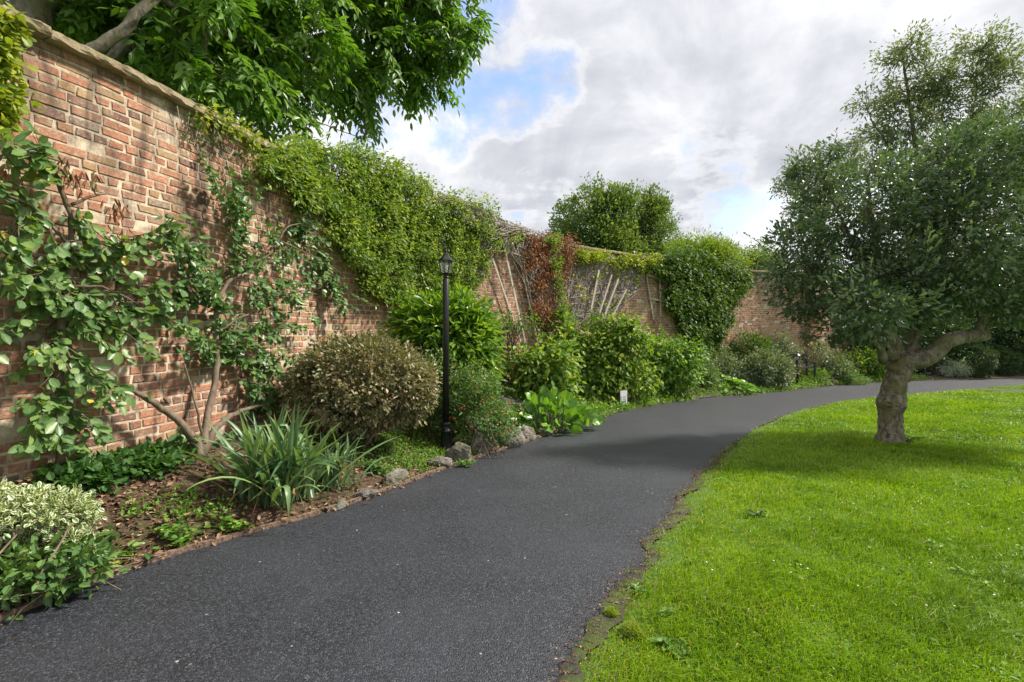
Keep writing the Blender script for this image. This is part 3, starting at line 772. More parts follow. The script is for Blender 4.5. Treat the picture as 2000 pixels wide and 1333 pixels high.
# ================================================================== ROCKS
def rock(px, py, wpx, hpx, label, seed, mat=MT_ROCK, deep=.8):
    g = gp(px, py); k = g.y/FPX; rg = np.random.default_rng(seed)
    import bmesh
    bm = bmesh.new(); bmesh.ops.create_icosphere(bm, subdivisions=4, radius=1)
    me = bpy.data.meshes.new('rock'); ofs = Vector(rg.random(3)*50)
    pl_ = [(Vector(rdir(1, rg)[0]), .62+.3*rg.random()) for _ in range(9)]
    for v in bm.verts:
        c = v.co.copy()
        for nn_, dd_ in pl_:
            e = c.dot(nn_)-dd_
            if e > 0: c -= nn_*e*.85
        f = 1+.20*mnoise.noise(c*1.6+ofs)+.09*mnoise.noise(c*4+ofs)+.05*mnoise.noise(c*10+ofs)
        v.co = Vector((c.x*f*wpx*k*.62, c.y*f*wpx*k*.5*deep, c.z*f*hpx*k*.66))
    bm.to_mesh(me); bm.free(); me.materials.append(mat)
    o = bpy.data.objects.new('rock', me); COL.objects.link(o)
    o.location = (g.x, g.y+wpx*k*.2, g.z+hpx*k*.36); o.rotation_euler = (rg.normal()*.2, rg.normal()*.15, rg.normal()*.6)
    return tag(o, label, 'rock', 'rocks along the bed edge')
rock(897, 906, 46, 38, 'pale lumpy rock at the foot of the tall lamp', 1)
rock(938, 886, 52, 42, 'large domed grey rock right of the tall lamp', 2)
rock(993, 874, 52, 34, 'broad grey rock between the domed rock and the dark pointed rock', 3)
rock(1030, 860, 36, 24, 'small dark jagged rock just left of the big leaved plant', 4)
rock(858, 914, 42, 20, 'low pale rock sunk in weeds left of the tall lamp', 5)
rock(771, 946, 52, 26, 'flat pale rock half buried by the path right of the strap leaved plant', 6)
rock(712, 975, 40, 18, 'low brown grey stone at the bed edge beside the strap leaves', 7)
rock(662, 992, 36, 12, 'thin flat stone nearest the strap leaved plant', 17)
rock(1066, 850, 26, 14, 'small rock under the big leaved plant', 18)
for i, (x, y, w_, h_, lb_) in enumerate([(1320, 763, 20, 7, 'leftmost small stone beside the farther side path'), (1345, 766, 22, 9, 'pinkish stone beside the farther side path'),
        (1363, 768, 20, 11, 'darker pinkish stone right of its pinkish neighbour by the farther side path'), (1420, 771, 22, 9, 'long low stone under the pale spreading plant'), (1442, 772, 20, 10, 'dark squarish stone at the right of the pale spreading plant'),
        (1568, 757, 12, 6, 'small grey stone right beside the short lamp'), (1582, 756, 14, 6, 'grey stone second from the short lamp'), (1604, 755, 12, 5, 'pale flat stone left of the reddish stone'),
        (1622, 754, 18, 5, 'white flat stone in front of the reddish stone'), (1627, 751, 20, 9, 'reddish stone at the far path edge'), (1583, 743, 14, 6, 'white stone farther back near the bench'), (1610, 744, 34, 7, 'long dark stone farther back right of the bench')]):
    rock(x, y, w_, h_, lb_, 30+i, MT_ROCK2 if 'pink' in lb_ or 'red' in lb_ else MT_ROCK)
# ================================================================== LEAF MATERIALS
ML_ASH = leafmat('ash_leaf', [(.030, .070, .012), (.055, .12, .016), (.085, .155, .022), (.125, .195, .030)], .4, .36, tcol=(1.5, 1.6, .5))
ML_HOLLY = leafmat('holly_leaf', [(.034, .060, .033), (.052, .086, .042), (.073, .114, .052), (.12, .165, .065)], .33, .25, spec=.65, tcol=(1.2, 1.3, .6))
ML_EUC = leafmat('eucalyptus_leaf', [(.055, .082, .048), (.080, .112, .062), (.11, .145, .075), (.15, .17, .075)], .45, .42)
ML_QUINCE = leafmat('quince_leaf', [(.040, .095, .022), (.060, .13, .028), (.085, .16, .034), (.11, .19, .035), (.30, .28, .03)], .38, .35, under=(1.5, 1.3, 1.9), rib=.25)
ML_QUINCE2 = leafmat('plum_leaf', [(.028, .075, .020), (.050, .110, .026), (.078, .145, .030), (.13, .20, .035)], .38, .3, under=(1.4, 1.3, 1.7), rib=.25)
ML_IVY = leafmat('creeper_leaf', [(.040, .085, .018), (.082, .150, .028), (.130, .205, .036), (.19, .26, .05), (.27, .32, .08)], .45, .35)
ML_DKIVY = leafmat('ivy_leaf', [(.026, .060, .014), (.044, .090, .018), (.068, .125, .022), (.11, .17, .03)], .5, .25, spec=.3)
ML_YIVY = leafmat('yellow_ivy_leaf', [(.07, .12, .02), (.13, .19, .025), (.20, .25, .03), (.32, .31, .04)], .45, .35)
ML_BRIGHT = leafmat('bright_strand_leaf', [(.06, .14, .015), (.10, .20, .02), (.15, .26, .03)], .45, .4)
ML_RUST = leafmat('withered_leaf', [(.060, .028, .016), (.13, .052, .024), (.22, .085, .034), (.19, .12, .055), (.08, .09, .03)], .8, .15, tcol=(1.1, .9, .7))
ML_BROWN = leafmat('brown_green_leaf', [(.056, .078, .026), (.085, .105, .042), (.125, .128, .058), (.19, .163, .092), (.29, .235, .16)], .45, .2, under=(1.2, 1.1, 1.2))
ML_LAUREL = leafmat('laurel_leaf', [(.035, .090, .014), (.070, .155, .018), (.125, .23, .024), (.21, .31, .035)], .28, .33, spec=.6, rib=.3)
ML_ROSE = leafmat('rose_leaf', [(.035, .085, .022), (.055, .12, .028), (.085, .16, .036), (.15, .20, .05)], .5, .35)
ML_RASP = leafmat('bramble_leaf', [(.034, .090, .018), (.065, .14, .024), (.105, .19, .030), (.16, .24, .040), (.27, .31, .065)], .5, .4, under=(1.3, 1.2, 1.4), spec=.35, rib=.2)
ML_VAR = leafmat('variegated_leaf', [(.045, .12, .022), (.07, .16, .03), (.10, .20, .04)], .38, .25, edge=(.64, .66, .45), edgew=.48)
ML_STRAP = leafmat('strap_leaf', [(.055, .115, .055), (.078, .148, .068), (.115, .19, .082), (.17, .25, .09)], .38, .25, rib=.15)
ML_BERG = leafmat('broad_leaf', [(.040, .115, .014), (.065, .165, .018), (.10, .22, .022), (.15, .27, .03)], .32, .28, spec=.6, rib=.35)
ML_WEED = leafmat('weed_leaf', [(.040, .10, .018), (.075, .16, .024), (.12, .22, .03), (.20, .29, .045)], .5, .35)
ML_DKWEED = leafmat('dark_weed_leaf', [(.025, .070, .018), (.040, .10, .022), (.06, .13, .028)], .45, .3)
ML_SILV = leafmat('silver_leaf', [(.16, .22, .15), (.26, .32, .24), (.38, .44, .34)], .6, .2)
ML_GREY = leafmat('grey_green_leaf', [(.050, .085, .040), (.085, .125, .060), (.13, .17, .09), (.19, .23, .13)], .45, .25)
ML_POPLAR = leafmat('far_tree_leaf', [(.036, .078, .028), (.065, .118, .036), (.10, .155, .042), (.15, .20, .05)], .5, .42)
ML_YEW = leafmat('clipped_leaf', [(.016, .042, .012), (.032, .070, .018), (.055, .100, .024)], .5, .2)
ML_WILLOW = leafmat('light_willow_leaf', [(.075, .13, .022), (.12, .19, .028), (.17, .24, .035)], .45, .4)
MT_HIP = plain('red_hips', (.60, .05, .02), .3, var=.2)

# ================================================================== TREE BEHIND THE LEFT WALL
def pinnate(mb, B, D, npair, rl, L, asp, T=T_LEAF, droop=.3, rg=R):
    """compound leaves: base points B, rachis directions D"""
    n = len(B); D = nrm(D); up = nrm(np.array([0, 0, 1.])+rdir(n, rg)*.35); S = nrm(np.cross(D, up)); up = np.cross(S, D)
    rl = rl*(.75+.5*rg.random(n)); l_ = rg.random(n)
    for k in range(npair*2+1):
        if k == npair*2: t = 1.0; sd = 0
        else: t = .28+.68*(k//2)/npair; sd = 1 if k % 2 else -1
        pos = B+D*(rl*t)[:, None]-up*0+np.array([0, 0, -1])*(rl*t*t*droop)[:, None]
        dd = D*(.55 if sd else 1)+S*sd*.85+np.array([0, 0, -droop*1.1])+rdir(n, rg)*.18
        leaves(mb, pos, dd, up+rdir(n, rg)*.25, L*(.8+.4*rg.random(n)), L*asp, T, np.clip(l_*.6+.4*rg.random(n), 0, 1))
def blob(px, py, Y, r, sx=1., sy=.8, sz=1.):
    c = at(px, py, Y); k = Y/FPX
    return (c.x, c.y, c.z, r*k*sx, r*k*sy, r*k*sz)
g0 = Vector((-4.9, 4.9, float(P(5.)+RISE)))
ash = thing('ash_tree', g0, 'big leafy tree leaning over the left end of the wall with drooping compound leaves', 'tree', 'trees beyond the wall')
tk = MB(); sk = []
def limb(mb, pts, r0, r1, k=9, amp=.02, sk=None, lump=.06):
    out = []
    for a, b_ in zip(pts[:-1], pts[1:]):
        out.append(wig(a, b_, 6, amp)[:-1])
    out.append(np.array([pts[-1]])); q = np.concatenate(out)
    rad = np.linspace(r0, r1, len(q)); mb.tube(q, rad, k, .5, lump=lump)
    if sk is not None: sk.extend(list(q))
    return q
crot = g0+Vector((0, 0, 2.6))
limb(tk, [g0, Vector((-4.95, 5.0, 1.6)), at(60, 10, 5.1), at(150, -120, 5.1), Vector((-3.9, 5.2, 7.2))], .24, .11, 12, .01, sk)
limb(tk, [Vector((-4.95, 5.0, 1.6)), at(20, 10, 5.3), at(-40, -160, 5.4), Vector((-6.2, 5.6, 7.5))], .16, .07, 10, .02, sk)
limb(tk, [Vector((-4.95, 5.0, 2.1)), at(165, 105, 4.75), at(240, 62, 4.9), at(310, -8, 5.1), at(420, -140, 5.4), Vector((-2.6, 5.8, 7.2))], .066, .036, 9, .02, sk)
limb(tk, [Vector((-4.9, 5.0, 3.2)), at(320, -60, 5.5), at(480, -30, 6.2), at(640, -10, 7.3), at(800, 20, 8.2)], .06, .02, 7, .03, sk)
limb(tk, [at(310, -5, 5.1), at(420, 60, 5.7), at(560, 110, 6.6), at(700, 130, 7.8), at(830, 120, 8.3)], .035, .010, 6, .03, sk)
limb(tk, [at(330, 40, 5.4), at(400, 110, 5.5), at(500, 190, 6.0), at(610, 235, 6.8), at(735, 285, 7.9)], .016, .005, 6, .03, sk)
ashE = [blob(150, 40, 5.8, 110), blob(300, 70, 5.8, 120), blob(250, 130, 6.3, 90), blob(430, 90, 5.6, 120), blob(420, 190, 5.7, 75), blob(560, 60, 5.5, 120), blob(560, 180, 5.6, 75),
        blob(690, 50, 5.5, 110), blob(690, 160, 5.5, 72), blob(810, 40, 5.5, 90), blob(800, 130, 5.5, 70), blob(875, 40, 5.5, 62), blob(870, 90, 5.5, 45, 1.3, 1, .7),
        blob(330, 220, 6.0, 50), blob(600, 235, 5.5, 28, 1.2, 1, .7), blob(490, 235, 5.5, 42), blob(735, 205, 5.5, 26, 1.4, 1, .7),
        blob(400, -120, 5.8, 160), blob(650, -110, 5.7, 150), blob(850, -90, 5.6, 110), blob(150, -150, 5.9, 170), blob(-60, 0, 5.8, 130)]
def _back(e):
    px = 1000+FPX*e[0]/e[1]; f = 1+.50*min(1, max(0, (px-430)/330))
    return (e[0]*f, e[1]*f, CAMZ+(e[2]-CAMZ)*f, e[3]*f, e[4]*f, e[5]*f)
ashE = [_back(e) for e in ashE]
C, O = ell_points(ashE, 470, .15)
px_ = 1000+FPX*C[:, 0]/C[:, 1]; py_ = HOR-FPX*(C[:, 2]-CAMZ)/C[:, 1]
wy = np.interp(px_, [0, 206, 375, 532, 640], [10, 120, 205, 285, 330])
ok = (C[:, 1] > 3.2) & ((py_ < wy-8) | (px_ > 560)) & (py_ < 268)
C = C[ok]; O = O[ok]
twigs(tk, np.array(sk), C, .011, .004, 5, .05, 4, -.03)
tk.build('trunk', MT_BARK2, ash, True)
cr = MB(); idx = np.repeat(np.arange(len(C)), 9); rgA = np.random.default_rng(3)
B = C[idx]+rgA.normal(size=(len(idx), 3))*.085
D = O[idx]*.5+rdir(len(idx), rgA)*.8+np.array([0, 0, -.35])
pinnate(cr, B, D, 3, .27, .145, .42, T_LEAF, .45, rgA)
cr.build('crown', ML_ASH, ash)
# second slimmer tree behind, its dark stem showing at the coping
g1 = Vector((-4.6, 6.7, float(P(6.7)+RISE)))
a2 = thing('ash_tree', g1, 'slim dark stemmed tree behind the wall, half lost in the big tree\'s leaves', 'tree', 'trees beyond the wall')
tk = MB(); sk = []
limb(tk, [g1, at(338, 190, 6.7), at(352, 90, 6.7), at(356, 0, 6.7), at(380, -200, 6.7)], .075, .05, 8, .01, sk)
limb(tk, [at(345, 130, 6.7), at(430, 60, 6.9), at(520, 20, 7.0)], .03, .01, 6, .03, sk)
C, O = ell_points([blob(300, 40, 7, 140), blob(450, 60, 7, 140), blob(400, -90, 7, 180), blob(560, 100, 7.2, 110), blob(350, 200, 7.2, 60), blob(470, 240, 7.4, 55), blob(180, 20, 6.8, 100)], 260, .2)
twigs(tk, np.array(sk), C, .010, .003, 4, .05, 4, -.03)
tk.build('trunk', MT_DARKBARK, a2, True)
cr = MB(); idx = np.repeat(np.arange(len(C)), 10)
pinnate(cr, C[idx]+rgA.normal(size=(len(idx), 3))*.11, O[idx]*.5+rdir(len(idx), rgA)*.8+np.array([0, 0, -.3]), 3, .21, .11, .42, T_SIMPLE, .45, rgA)
cr.build('crown', ML_ASH, a2)

# ================================================================== HOLLY TREE ON THE LAWN
tb = gp(1737, 868); TY = tb.y
holly = thing('holly_tree', tb-Vector((0, 0, .03)), 'broad glossy dark green tree on the lawn with a knobbly grey trunk', 'tree')
tk = MB(); sk = []
def T(px, py, dy=0): return at(px, py, TY+dy)
k = TY/FPX
pts = [(1736, 874), (1738, 862), (1739, 840), (1739, 815), (1739, 800), (1740, 790), (1741, 778), (1743, 768), (1749, 745), (1757, 725), (1764, 710)]
rad = [29, 24.5, 21.5, 20.5, 21, 24.5, 25, 21.5, 20.5, 22, 24]
# smooth trunk with rings and burrs
cp = np.array([T(*p)[:] for p in pts]); tt_ = np.linspace(0, len(pts)-1, 110)
cpi = np.stack([np.interp(tt_, np.arange(len(pts)), cp[:, q]) for q in range(3)], 1)
rdi = np.interp(tt_, np.arange(len(pts)), rad)*k*.95
ka = 64; aa = np.linspace(0, 2*np.pi, ka, endpoint=False); VV = []
for c_, r_ in zip(cpi, rdi):
    for a in aa:
        d = Vector((math.cos(a), math.sin(a), 0)); q = Vector(c_)+d*r_
        f = 1+.10*mnoise.noise(q*7)+.05*mnoise.noise(Vector((q.x*15, q.y*15, q.z*45)))+.035*mnoise.noise(Vector((q.x*40, q.y*40, q.z*60)))
        for (burx, bury, ba, br, bh) in ((1752, 795, -1.25, .085, .035), (1724, 786, -2.4, .07, .03), (1778, 741, -.35, .05, .04), (1735, 738, -2.6, .05, .03)):
            bc = T(burx, bury); e = (d-Vector((math.cos(ba), math.sin(ba), 0))).length*r_; dz_ = abs(q.z-bc.z)
            dd_ = math.sqrt(e*e+dz_*dz_)
            if dd_ < br: f += (bh*(1-(dd_/br)**2)-.03*max(0, 1-dd_/(br*.35)))/r_
        if c_[2] < tb.z+.12: f *= 1+(.10+.16*math.cos(a*5+1))*(tb.z+.12-c_[2])/.12
        VV.append(tuple(Vector(c_)+d*r_*f))
nr_ = len(cpi); i = np.arange(nr_-1)[:, None]*ka; j = np.arange(ka)[None]; j2 = (j+1) % ka
tk.add(VV, np.stack([i+j, i+j2, i+ka+j2, i+ka+j], 2).reshape(-1, 4), .3)
limb(tk, [T(1748, 728), T(1765, 705, -.03), T(1800, 702, -.10), T(1825, 690, -.12), T(1845, 668, -.12), T(1878, 658, -.1), T(1922, 655, 0)], 20*k, 12*k, 14, .006, sk, .12)
limb(tk, [T(1918, 655, 0), T(1926, 620, .05), T(1915, 560, .2), T(1900, 470, .3), T(1880, 380, .3)], 9*k, 3*k, 9, .03, sk)
limb(tk, [T(1905, 652, 0), T(1925, 612, -.1), T(1965, 575, -.2), T(2010, 520, -.2), T(2080, 430, -.2)], 8*k, 3*k, 9, .03, sk)
limb(tk, [T(1762, 720), T(1752, 690, .03), T(1737, 655, .05), T(1728, 600, .1), T(1715, 520, .1), T(1700, 420, .1), T(1690, 330, .1)], 17*k, 3*k, 10, .02, sk)
limb(tk, [T(1765, 715, .05), T(1778, 680, .1), T(1790, 640, .15), T(1800, 540, .2), T(1810, 420, .2), T(1830, 300, .3)], 16*k, 3*k, 10, .02, sk)
limb(tk, [T(1745, 700, -.05), T(1728, 675, -.05), T(1724, 705, -.1), T(1720, 680, -.15), T(1690, 640, -.1), T(1640, 610, -.1)], 11*k, 4*k, 9, .02, sk)
limb(tk, [T(1738, 660, .05), T(1700, 620, .1), T(1640, 560, .1), T(1580, 530, .1), T(1530, 510, .1)], 7*k, 2*k, 8, .03, sk)
limb(tk, [T(1730, 600, .1), T(1690, 520, .1), T(1640, 420, .2), T(1610, 350, .2)], 6*k, 1*k, 8, .03, sk)
limb(tk, [T(1790, 640, .15), T(1850, 560, .5), T(1920, 470, .7), T(1990, 380, .7)], 7*k, 2*k, 8, .03, sk)
HE = [blob(1700, 545, TY, 118, 1.15, 1.3, .95), blob(1600, 500, TY, 95, 1.0, 1.2, .9), blob(1575, 560, TY+.3, 62, 1.1, 1, .9), blob(1650, 400, TY, 105, .95, 1.2, 1), blob(1600, 360, TY, 62, .8, 1, .9), blob(1740, 370, TY, 95, 1.1, 1.5, .8),
      blob(1800, 470, TY, 150, 1, 1.2, .9), blob(1870, 360, TY, 120, 1, 1.3, .9), blob(1960, 420, TY, 150, 1, 1.2, 1), blob(1960, 275, TY+.3, 60, 1.3, 1.2, .8), blob(1860, 275, TY+.2, 34, 1.2, 1, .8), blob(1960, 560, TY-.2, 110, 1.2, 1, .6), blob(1850, 560, TY-.2, 90, 1.3, 1, .65),
      blob(2080, 430, TY, 150, 1, 1, 1.1), blob(1650, 640, TY-.1, 48, 1.3, 1, .8), blob(1760, 640, TY+.2, 48, 1.3, 1, .6), blob(1570, 600, TY, 40, .8, 1, .9), blob(1528, 530, TY, 34, 1.2, 1, .7),
      blob(1565, 330, TY, 22, .6, .8, 1.3), blob(1638, 285, TY, 20, .6, .8, 1.4), blob(1545, 470, TY, 45, .9, 1, .9), blob(1700, 600, TY-1.0, 90, 1.3, .6, .6), blob(1880, 610, TY+.5, 60, 1.4, 1, .4), blob(1985, 610, TY-.1, 60, 1.3, 1, .6), blob(1600, 640, TY+.1, 40, 1.2, 1, .8)]
C, O = ell_points(HE, 1500, .30, np.random.default_rng(21))
_kp = vnoise(C, 2.6) > .34; C = C[_kp]; O = O[_kp]
rgH = np.random.default_rng(22)
twigs(tk, np.array(sk), C[::2], .009, .003, 4, .05, 4, .03)
tk.build('trunk', MT_BARK, holly, True)
cr = MB()
leafcloud(cr, C, O, 34, .080, .070, .46, T_LEAF, -.05, .8, .45, .5, .3, rg=rgH)
# shoots poking from the outline
Cs, Os = ell_points(HE, 420, .97, rgH)
for c_, o_ in zip(Cs, Os):
    d = nrm(o_*.8+np.array([0, 0, .55])+rgH.normal(size=3)*.25); L_ = .12+.16*rgH.random(); n = 9
    tq = np.linspace(0, 1, n); Pp = c_+d*(tq*L_)[:, None]
    leaves(cr, Pp, d+rdir(n, rgH)*.75, rdir(n, rgH)+np.array([0, 0, .8]), .055, .026, T_SIMPLE, np.clip(.5+.4*rgH.random(n), 0, 1))
cr.build('crown', ML_HOLLY, holly)

# ================================================================== TREES BEYOND THE WALL
def bg_tree(name, base, label, trunk_pts, r0, ells, n, per, rc, L, asp, mat, bark, seed, cat='tree', group='trees beyond the wall', droop=0, inner=.3, outw=.7, tmpl=T_SIMPLE, tw=(.03, .008), maxc=9e9, flat=1.0, extra=(), gate=0):
    rg = np.random.default_rng(seed)
    o = thing(name, base, label, cat, group); tk = MB(); sk = []
    limb(tk, [Vector(base)]+trunk_pts, r0, r0*.3, 8, .02, sk)
    for e in extra: limb(tk, list(e), r0*.45, r0*.12, 6, .03, sk)
    C, O = ell_points(ells, n, inner, rg)
    if gate: g_ = vnoise(C, gate) > .40; C = C[g_]; O = O[g_]
    twigs(tk, np.array(sk), C[::2], tw[0], tw[1], 5, .06, 4, -.05)
    tk.build('trunk', bark, o, True)
    cr = MB(); leafcloud(cr, C, O, per, rc, L, asp, tmpl, droop, outw, .5, .45, rg=rg, flat=flat)
    cr.build('crown', mat, o)
    return o
def gz(x, y): return Vector((x, y, float(P(y)+RISE)))
# eucalyptus, tall and airy, behind on the right
Y = 24.0; q = at(1800, 600, Y)
ecl = [(1765, 110, 44), (1790, 165, 50), (1735, 205, 40), (1690, 200, 26), (1705, 265, 34), (1760, 250, 55), (1830, 215, 50), (1850, 160, 34), (1905, 85, 42), (1940, 110, 44), (1925, 165, 48), (1890, 250, 50), (1960, 235, 40), (2010, 210, 45),
       (1990, 320, 60), (1840, 300, 60), (1740, 320, 50), (1700, 320, 30), (2060, 300, 70), (2080, 180, 50)]
bg_tree('eucalyptus_tree', gz(q.x, Y), 'tall airy grey green tree with sparse billowing clumps rising behind the holly', [at(1800, 420, Y), at(1790, 300, Y), at(1775, 200, Y), at(1760, 100, Y)], .15,
        [blob(x, y, Y, r*.88, 1, 1.2, .82) for x, y, r in ecl], 520, 58, .28, .19, .36, ML_EUC, MT_BARK2, 31, droop=.25, inner=.05, tw=(.030, .012),
        extra=[(at(1800, 420, Y), at(1850, 330, Y), at(1900, 220, Y), at(1915, 100, Y)), (at(1795, 400, Y), at(1760, 320, Y), at(1710, 250, Y), at(1690, 205, Y)), (at(1850, 330, Y), at(1930, 280, Y), at(1990, 210, Y)), (at(1800, 420, Y), at(1950, 360, Y), at(2060, 290, Y))])
Y = 22.0
bg_tree('eucalyptus_tree', gz(at(1600, 600, Y).x, Y), 'smaller grey green tree whose outer sprays show left of the holly crown', [at(1600, 480, Y), at(1590, 400, Y), at(1560, 360, Y)], .12,
        [blob(x, y, Y, r, 1, 1.2, .85) for x, y, r in [(1540, 365, 26), (1530, 382, 20), (1580, 330, 40), (1600, 390, 55), (1640, 300, 40)]], 120, 50, .24, .16, .34, ML_EUC, MT_BARK2, 33, droop=.25, inner=.1)
# rounded pale tree and its pointed neighbour
Y = 27.0
bg_tree('lime_tree', gz(at(1165, 600, Y).x, Y), 'rounded green tree rising behind the middle of the wall', [at(1165, 520, Y), at(1168, 440, Y), at(1168, 385, Y)], .3,
        [blob(x, y, Y, r, 1, 1, 1) for x, y, r in [(1165, 450, 62), (1125, 440, 42), (1105, 415, 22), (1110, 470, 30), (1160, 395, 34), (1130, 390, 20), (1205, 410, 36), (1190, 385, 22), (1215, 460, 50), (1150, 490, 60), (1200, 490, 50), (1225, 400, 22)]], 620, 60, .27, .17, .50, ML_POPLAR, MT_DARKBARK, 41, droop=-.45, inner=.3, gate=1.7)
bg_tree('poplar_tree', gz(at(1275, 600, Y+1).x, Y+1), 'pointed feathery green tree right of the rounded one behind the wall', [at(1275, 520, Y+1), at(1272, 440, Y+1), at(1270, 370, Y+1)], .25,
        [blob(x, y, Y+1, r, .9, 1, 1.2) for x, y, r in [(1270, 385, 22), (1265, 420, 34), (1290, 410, 18), (1280, 460, 36), (1250, 450, 28), (1300, 450, 14), (1265, 500, 40)]], 380, 60, .25, .16, .42, ML_POPLAR, MT_DARKBARK, 42, droop=-.6, inner=.3, gate=1.9)
Y = 20.0
bg_tree('bamboo_clump', gz(at(1380, 600, Y).x, Y), 'light green willowy shrub standing just over the wall above the ivy curtain', [at(1380, 560, Y), at(1382, 500, Y)], .08,
        [blob(x, y, Y, r, 1, 1, .8) for x, y, r in [(1345, 510, 32), (1380, 498, 36), (1410, 505, 32), (1435, 515, 22), (1330, 500, 20)]], 200, 44, .22, .17, .22, ML_WILLOW, MT_TWIG, 43, 'shrub', droop=-.2, inner=.2, tw=(.015, .005))
for i, (x, y, r, lb_) in enumerate([(1470, 505, 17, 'small distant tree showing just left of the coping end'), (1500, 500, 22, 'small distant tree partly behind the holly crown'), (1323, 480, 18, 'small distant tree right of the pointed tree')]):
    Y = 32+i
    bg_tree('distant_tree', gz(at(x, 600, Y).x, Y), lb_, [at(x, 540, Y), at(x, y, Y)], .12, [blob(x, y, Y, r, 1, 1, .9), blob(x+r*.5, y+r, Y, r, 1, 1, 1), blob(x-r*.4, y+1.5*r, Y, r, 1, 1, 1)], 90, 40, .32, .17, .5, ML_POPLAR, MT_DARKBARK, 50+i)
# dark trees closing the right side behind the holly
for i, (x, y, Y, r, lb_) in enumerate([(1690, 640, 19.4, 95, 'dense dark evergreen left of the trunk beyond the path'), (1790, 600, 20.4, 120, 'dense dark evergreen straight behind the trunk'), (1930, 600, 21.5, 125, 'tall dark evergreen behind the clipped balls'), (2060, 610, 21.5, 140, 'dark evergreen at the right edge')]):
    b_ = gp(x, 724) if x < 1750 else Vector(((x-1000)/FPX*Y, Y, G1((x-1000)/FPX*Y, Y)))
    b_ = Vector(((x-1000)/FPX*Y, Y, G1((x-1000)/FPX*Y, Y)))
    bg_tree('evergreen_tree', b_, lb_, [at(x, 640, Y), at(x, 560, Y), at(x+5, 500, Y)], .16, [blob(x, y, Y, r, 1, .8, .95), blob(x+20, y-70, Y, r*.7, 1, .8, .9), blob(x-20, y+45, Y, r*.85, 1, .8, .6)], 300, 60, .30, .15, .5, ML_YEW, MT_DARKBARK, 60+i, group='dark evergreens on the far right')
# ================================================================== CLIMBERS ON THE WALL
def creeper(name, label, poly, n, per, rc, L, asp, mat, off, seed, stems=0, stemmat=None, stem_r=.006, cat='climber', droop=.45, tmpl=T_SIMPLE, thick=.12, dens=None, stempoly=None, top=None, extra_mat=None, rnd=.4, swirl=0, horiz=0, rag=11):
    """leaf clumps spread over the outline on the wall, hanging off it; stems wander up the brick"""
    rg = np.random.default_rng(seed); a = wpv(poly[0][0], poly[0][1], off)
    cxp = sum(p_[0] for p_ in poly)/len(poly); bpt = wpv(cxp, max(p_[1] for p_ in poly), .05)
    o = thing(name, bpt, label, cat, 'climbers on the wall')
    if n:
        q = sample_poly(poly, n*3, rg)
        # more clumps where the wall is near, fewer where small-scale noise leaves a gap
        nz_ = vnoise(np.c_[q[:, 0]/60, q[:, 1]/60, q[:, 0]/90], 3.0)
        keep = rg.random(len(q)) < np.clip(nz_*1.5-.12 if dens is None else dens(q)*(nz_*1.2+.1), 0, 1)
        q = q[keep][:n]
        q = q+np.c_[vnoise(np.c_[q/22, q[:, :1]/31], 2.3)-.5, vnoise(np.c_[q[:, ::-1]/17, q[:, :1]/25], 2.1)-.5]*rag*2+rg.normal(size=q.shape)*rag*.18
        offs = off+thick*rg.random(len(q))**1.3*(.5+vnoise(np.c_[q/45, q[:, :1]/70], 2.))
        C = wall_at(q[:, 0], q[:, 1], offs)
        i0 = [int(np.argmin(np.linalg.norm(WALLC-c_[:2], axis=1))) for c_ in C]
        wn = np.array([WN[min(j*6, len(WN)-1)] for j in i0]); Oo = np.c_[wn, np.full(len(wn), .05)]
        mb = MB(); leafcloud(mb, C, Oo, per, rc, L, asp, tmpl, droop, .75, .35, rnd, rg=rg, clumpvar=.5)
        mb.build('foliage', mat, o)
    if stems:
        mb = MB(); sp = stempoly or poly; q = sample_poly(sp, stems, rg)
        for (x, y) in q:
            ln = (60+120*rg.random())*(1 if not horiz else .6); m_ = 7
            ang = rg.normal()*(.28+swirl)+(math.pi/2 if not horiz or rg.random() < .6 else rg.normal()*.7)
            tq = np.linspace(-.5, .5, m_); cv = rg.normal()*.35
            X = x+ln*tq*math.cos(ang)+ln*.25*cv*tq*tq*4+rg.normal(size=m_)*1.6; Yp = y+ln*tq*math.sin(ang)+rg.normal(size=m_)*1.6
            ok_ = inpoly(sp, X, Yp); X = X[ok_]; Yp = Yp[ok_]
            if len(X) < 3: continue
            pts = wall_at(X, Yp, .015+(off+thick*.4)*rg.random()+np.abs(rg.normal(size=len(X)))*.012)
            mb.tube(pts, np.linspace(1, .6, len(X))*stem_r*(.5+1.1*rg.random()), 4, rg.random(), cap=False)
        mb.build('stems', stemmat or MT_GREY, o)
    return o
# big leafy creeper left of the lamp
P1 = [(512, 300), (560, 282), (620, 288), (700, 296), (750, 312), (800, 338), (860, 372), (900, 382), (925, 398), (955, 398), (972, 425), (1000, 452), (1010, 470), (985, 488), (962, 506), (945, 540), (925, 560), (890, 590), (870, 612), (835, 612),
      (800, 600), (770, 590), (735, 585), (712, 560), (690, 520), (660, 470), (640, 420), (612, 400), (580, 385), (545, 345), (515, 335)]
creeper('wall_creeper', 'broad fresh green creeper spilling over the wall top left of the tall lamp', P1, 1450, 32, .075, .062, .46, ML_IVY, .03, 71, stems=420, stemmat=MT_GREY, thick=.24, droop=.55, stem_r=.006, swirl=.3, rag=18,
        dens=lambda q: np.clip(1.35-.9*vnoise(np.c_[q[:, 0]/38, q[:, 1]/30, q[:, 0]/50], 2.6)-np.clip((q[:, 1]-(.42*q[:, 0]+160))/300, 0, .6), .15, 1)*1.3)
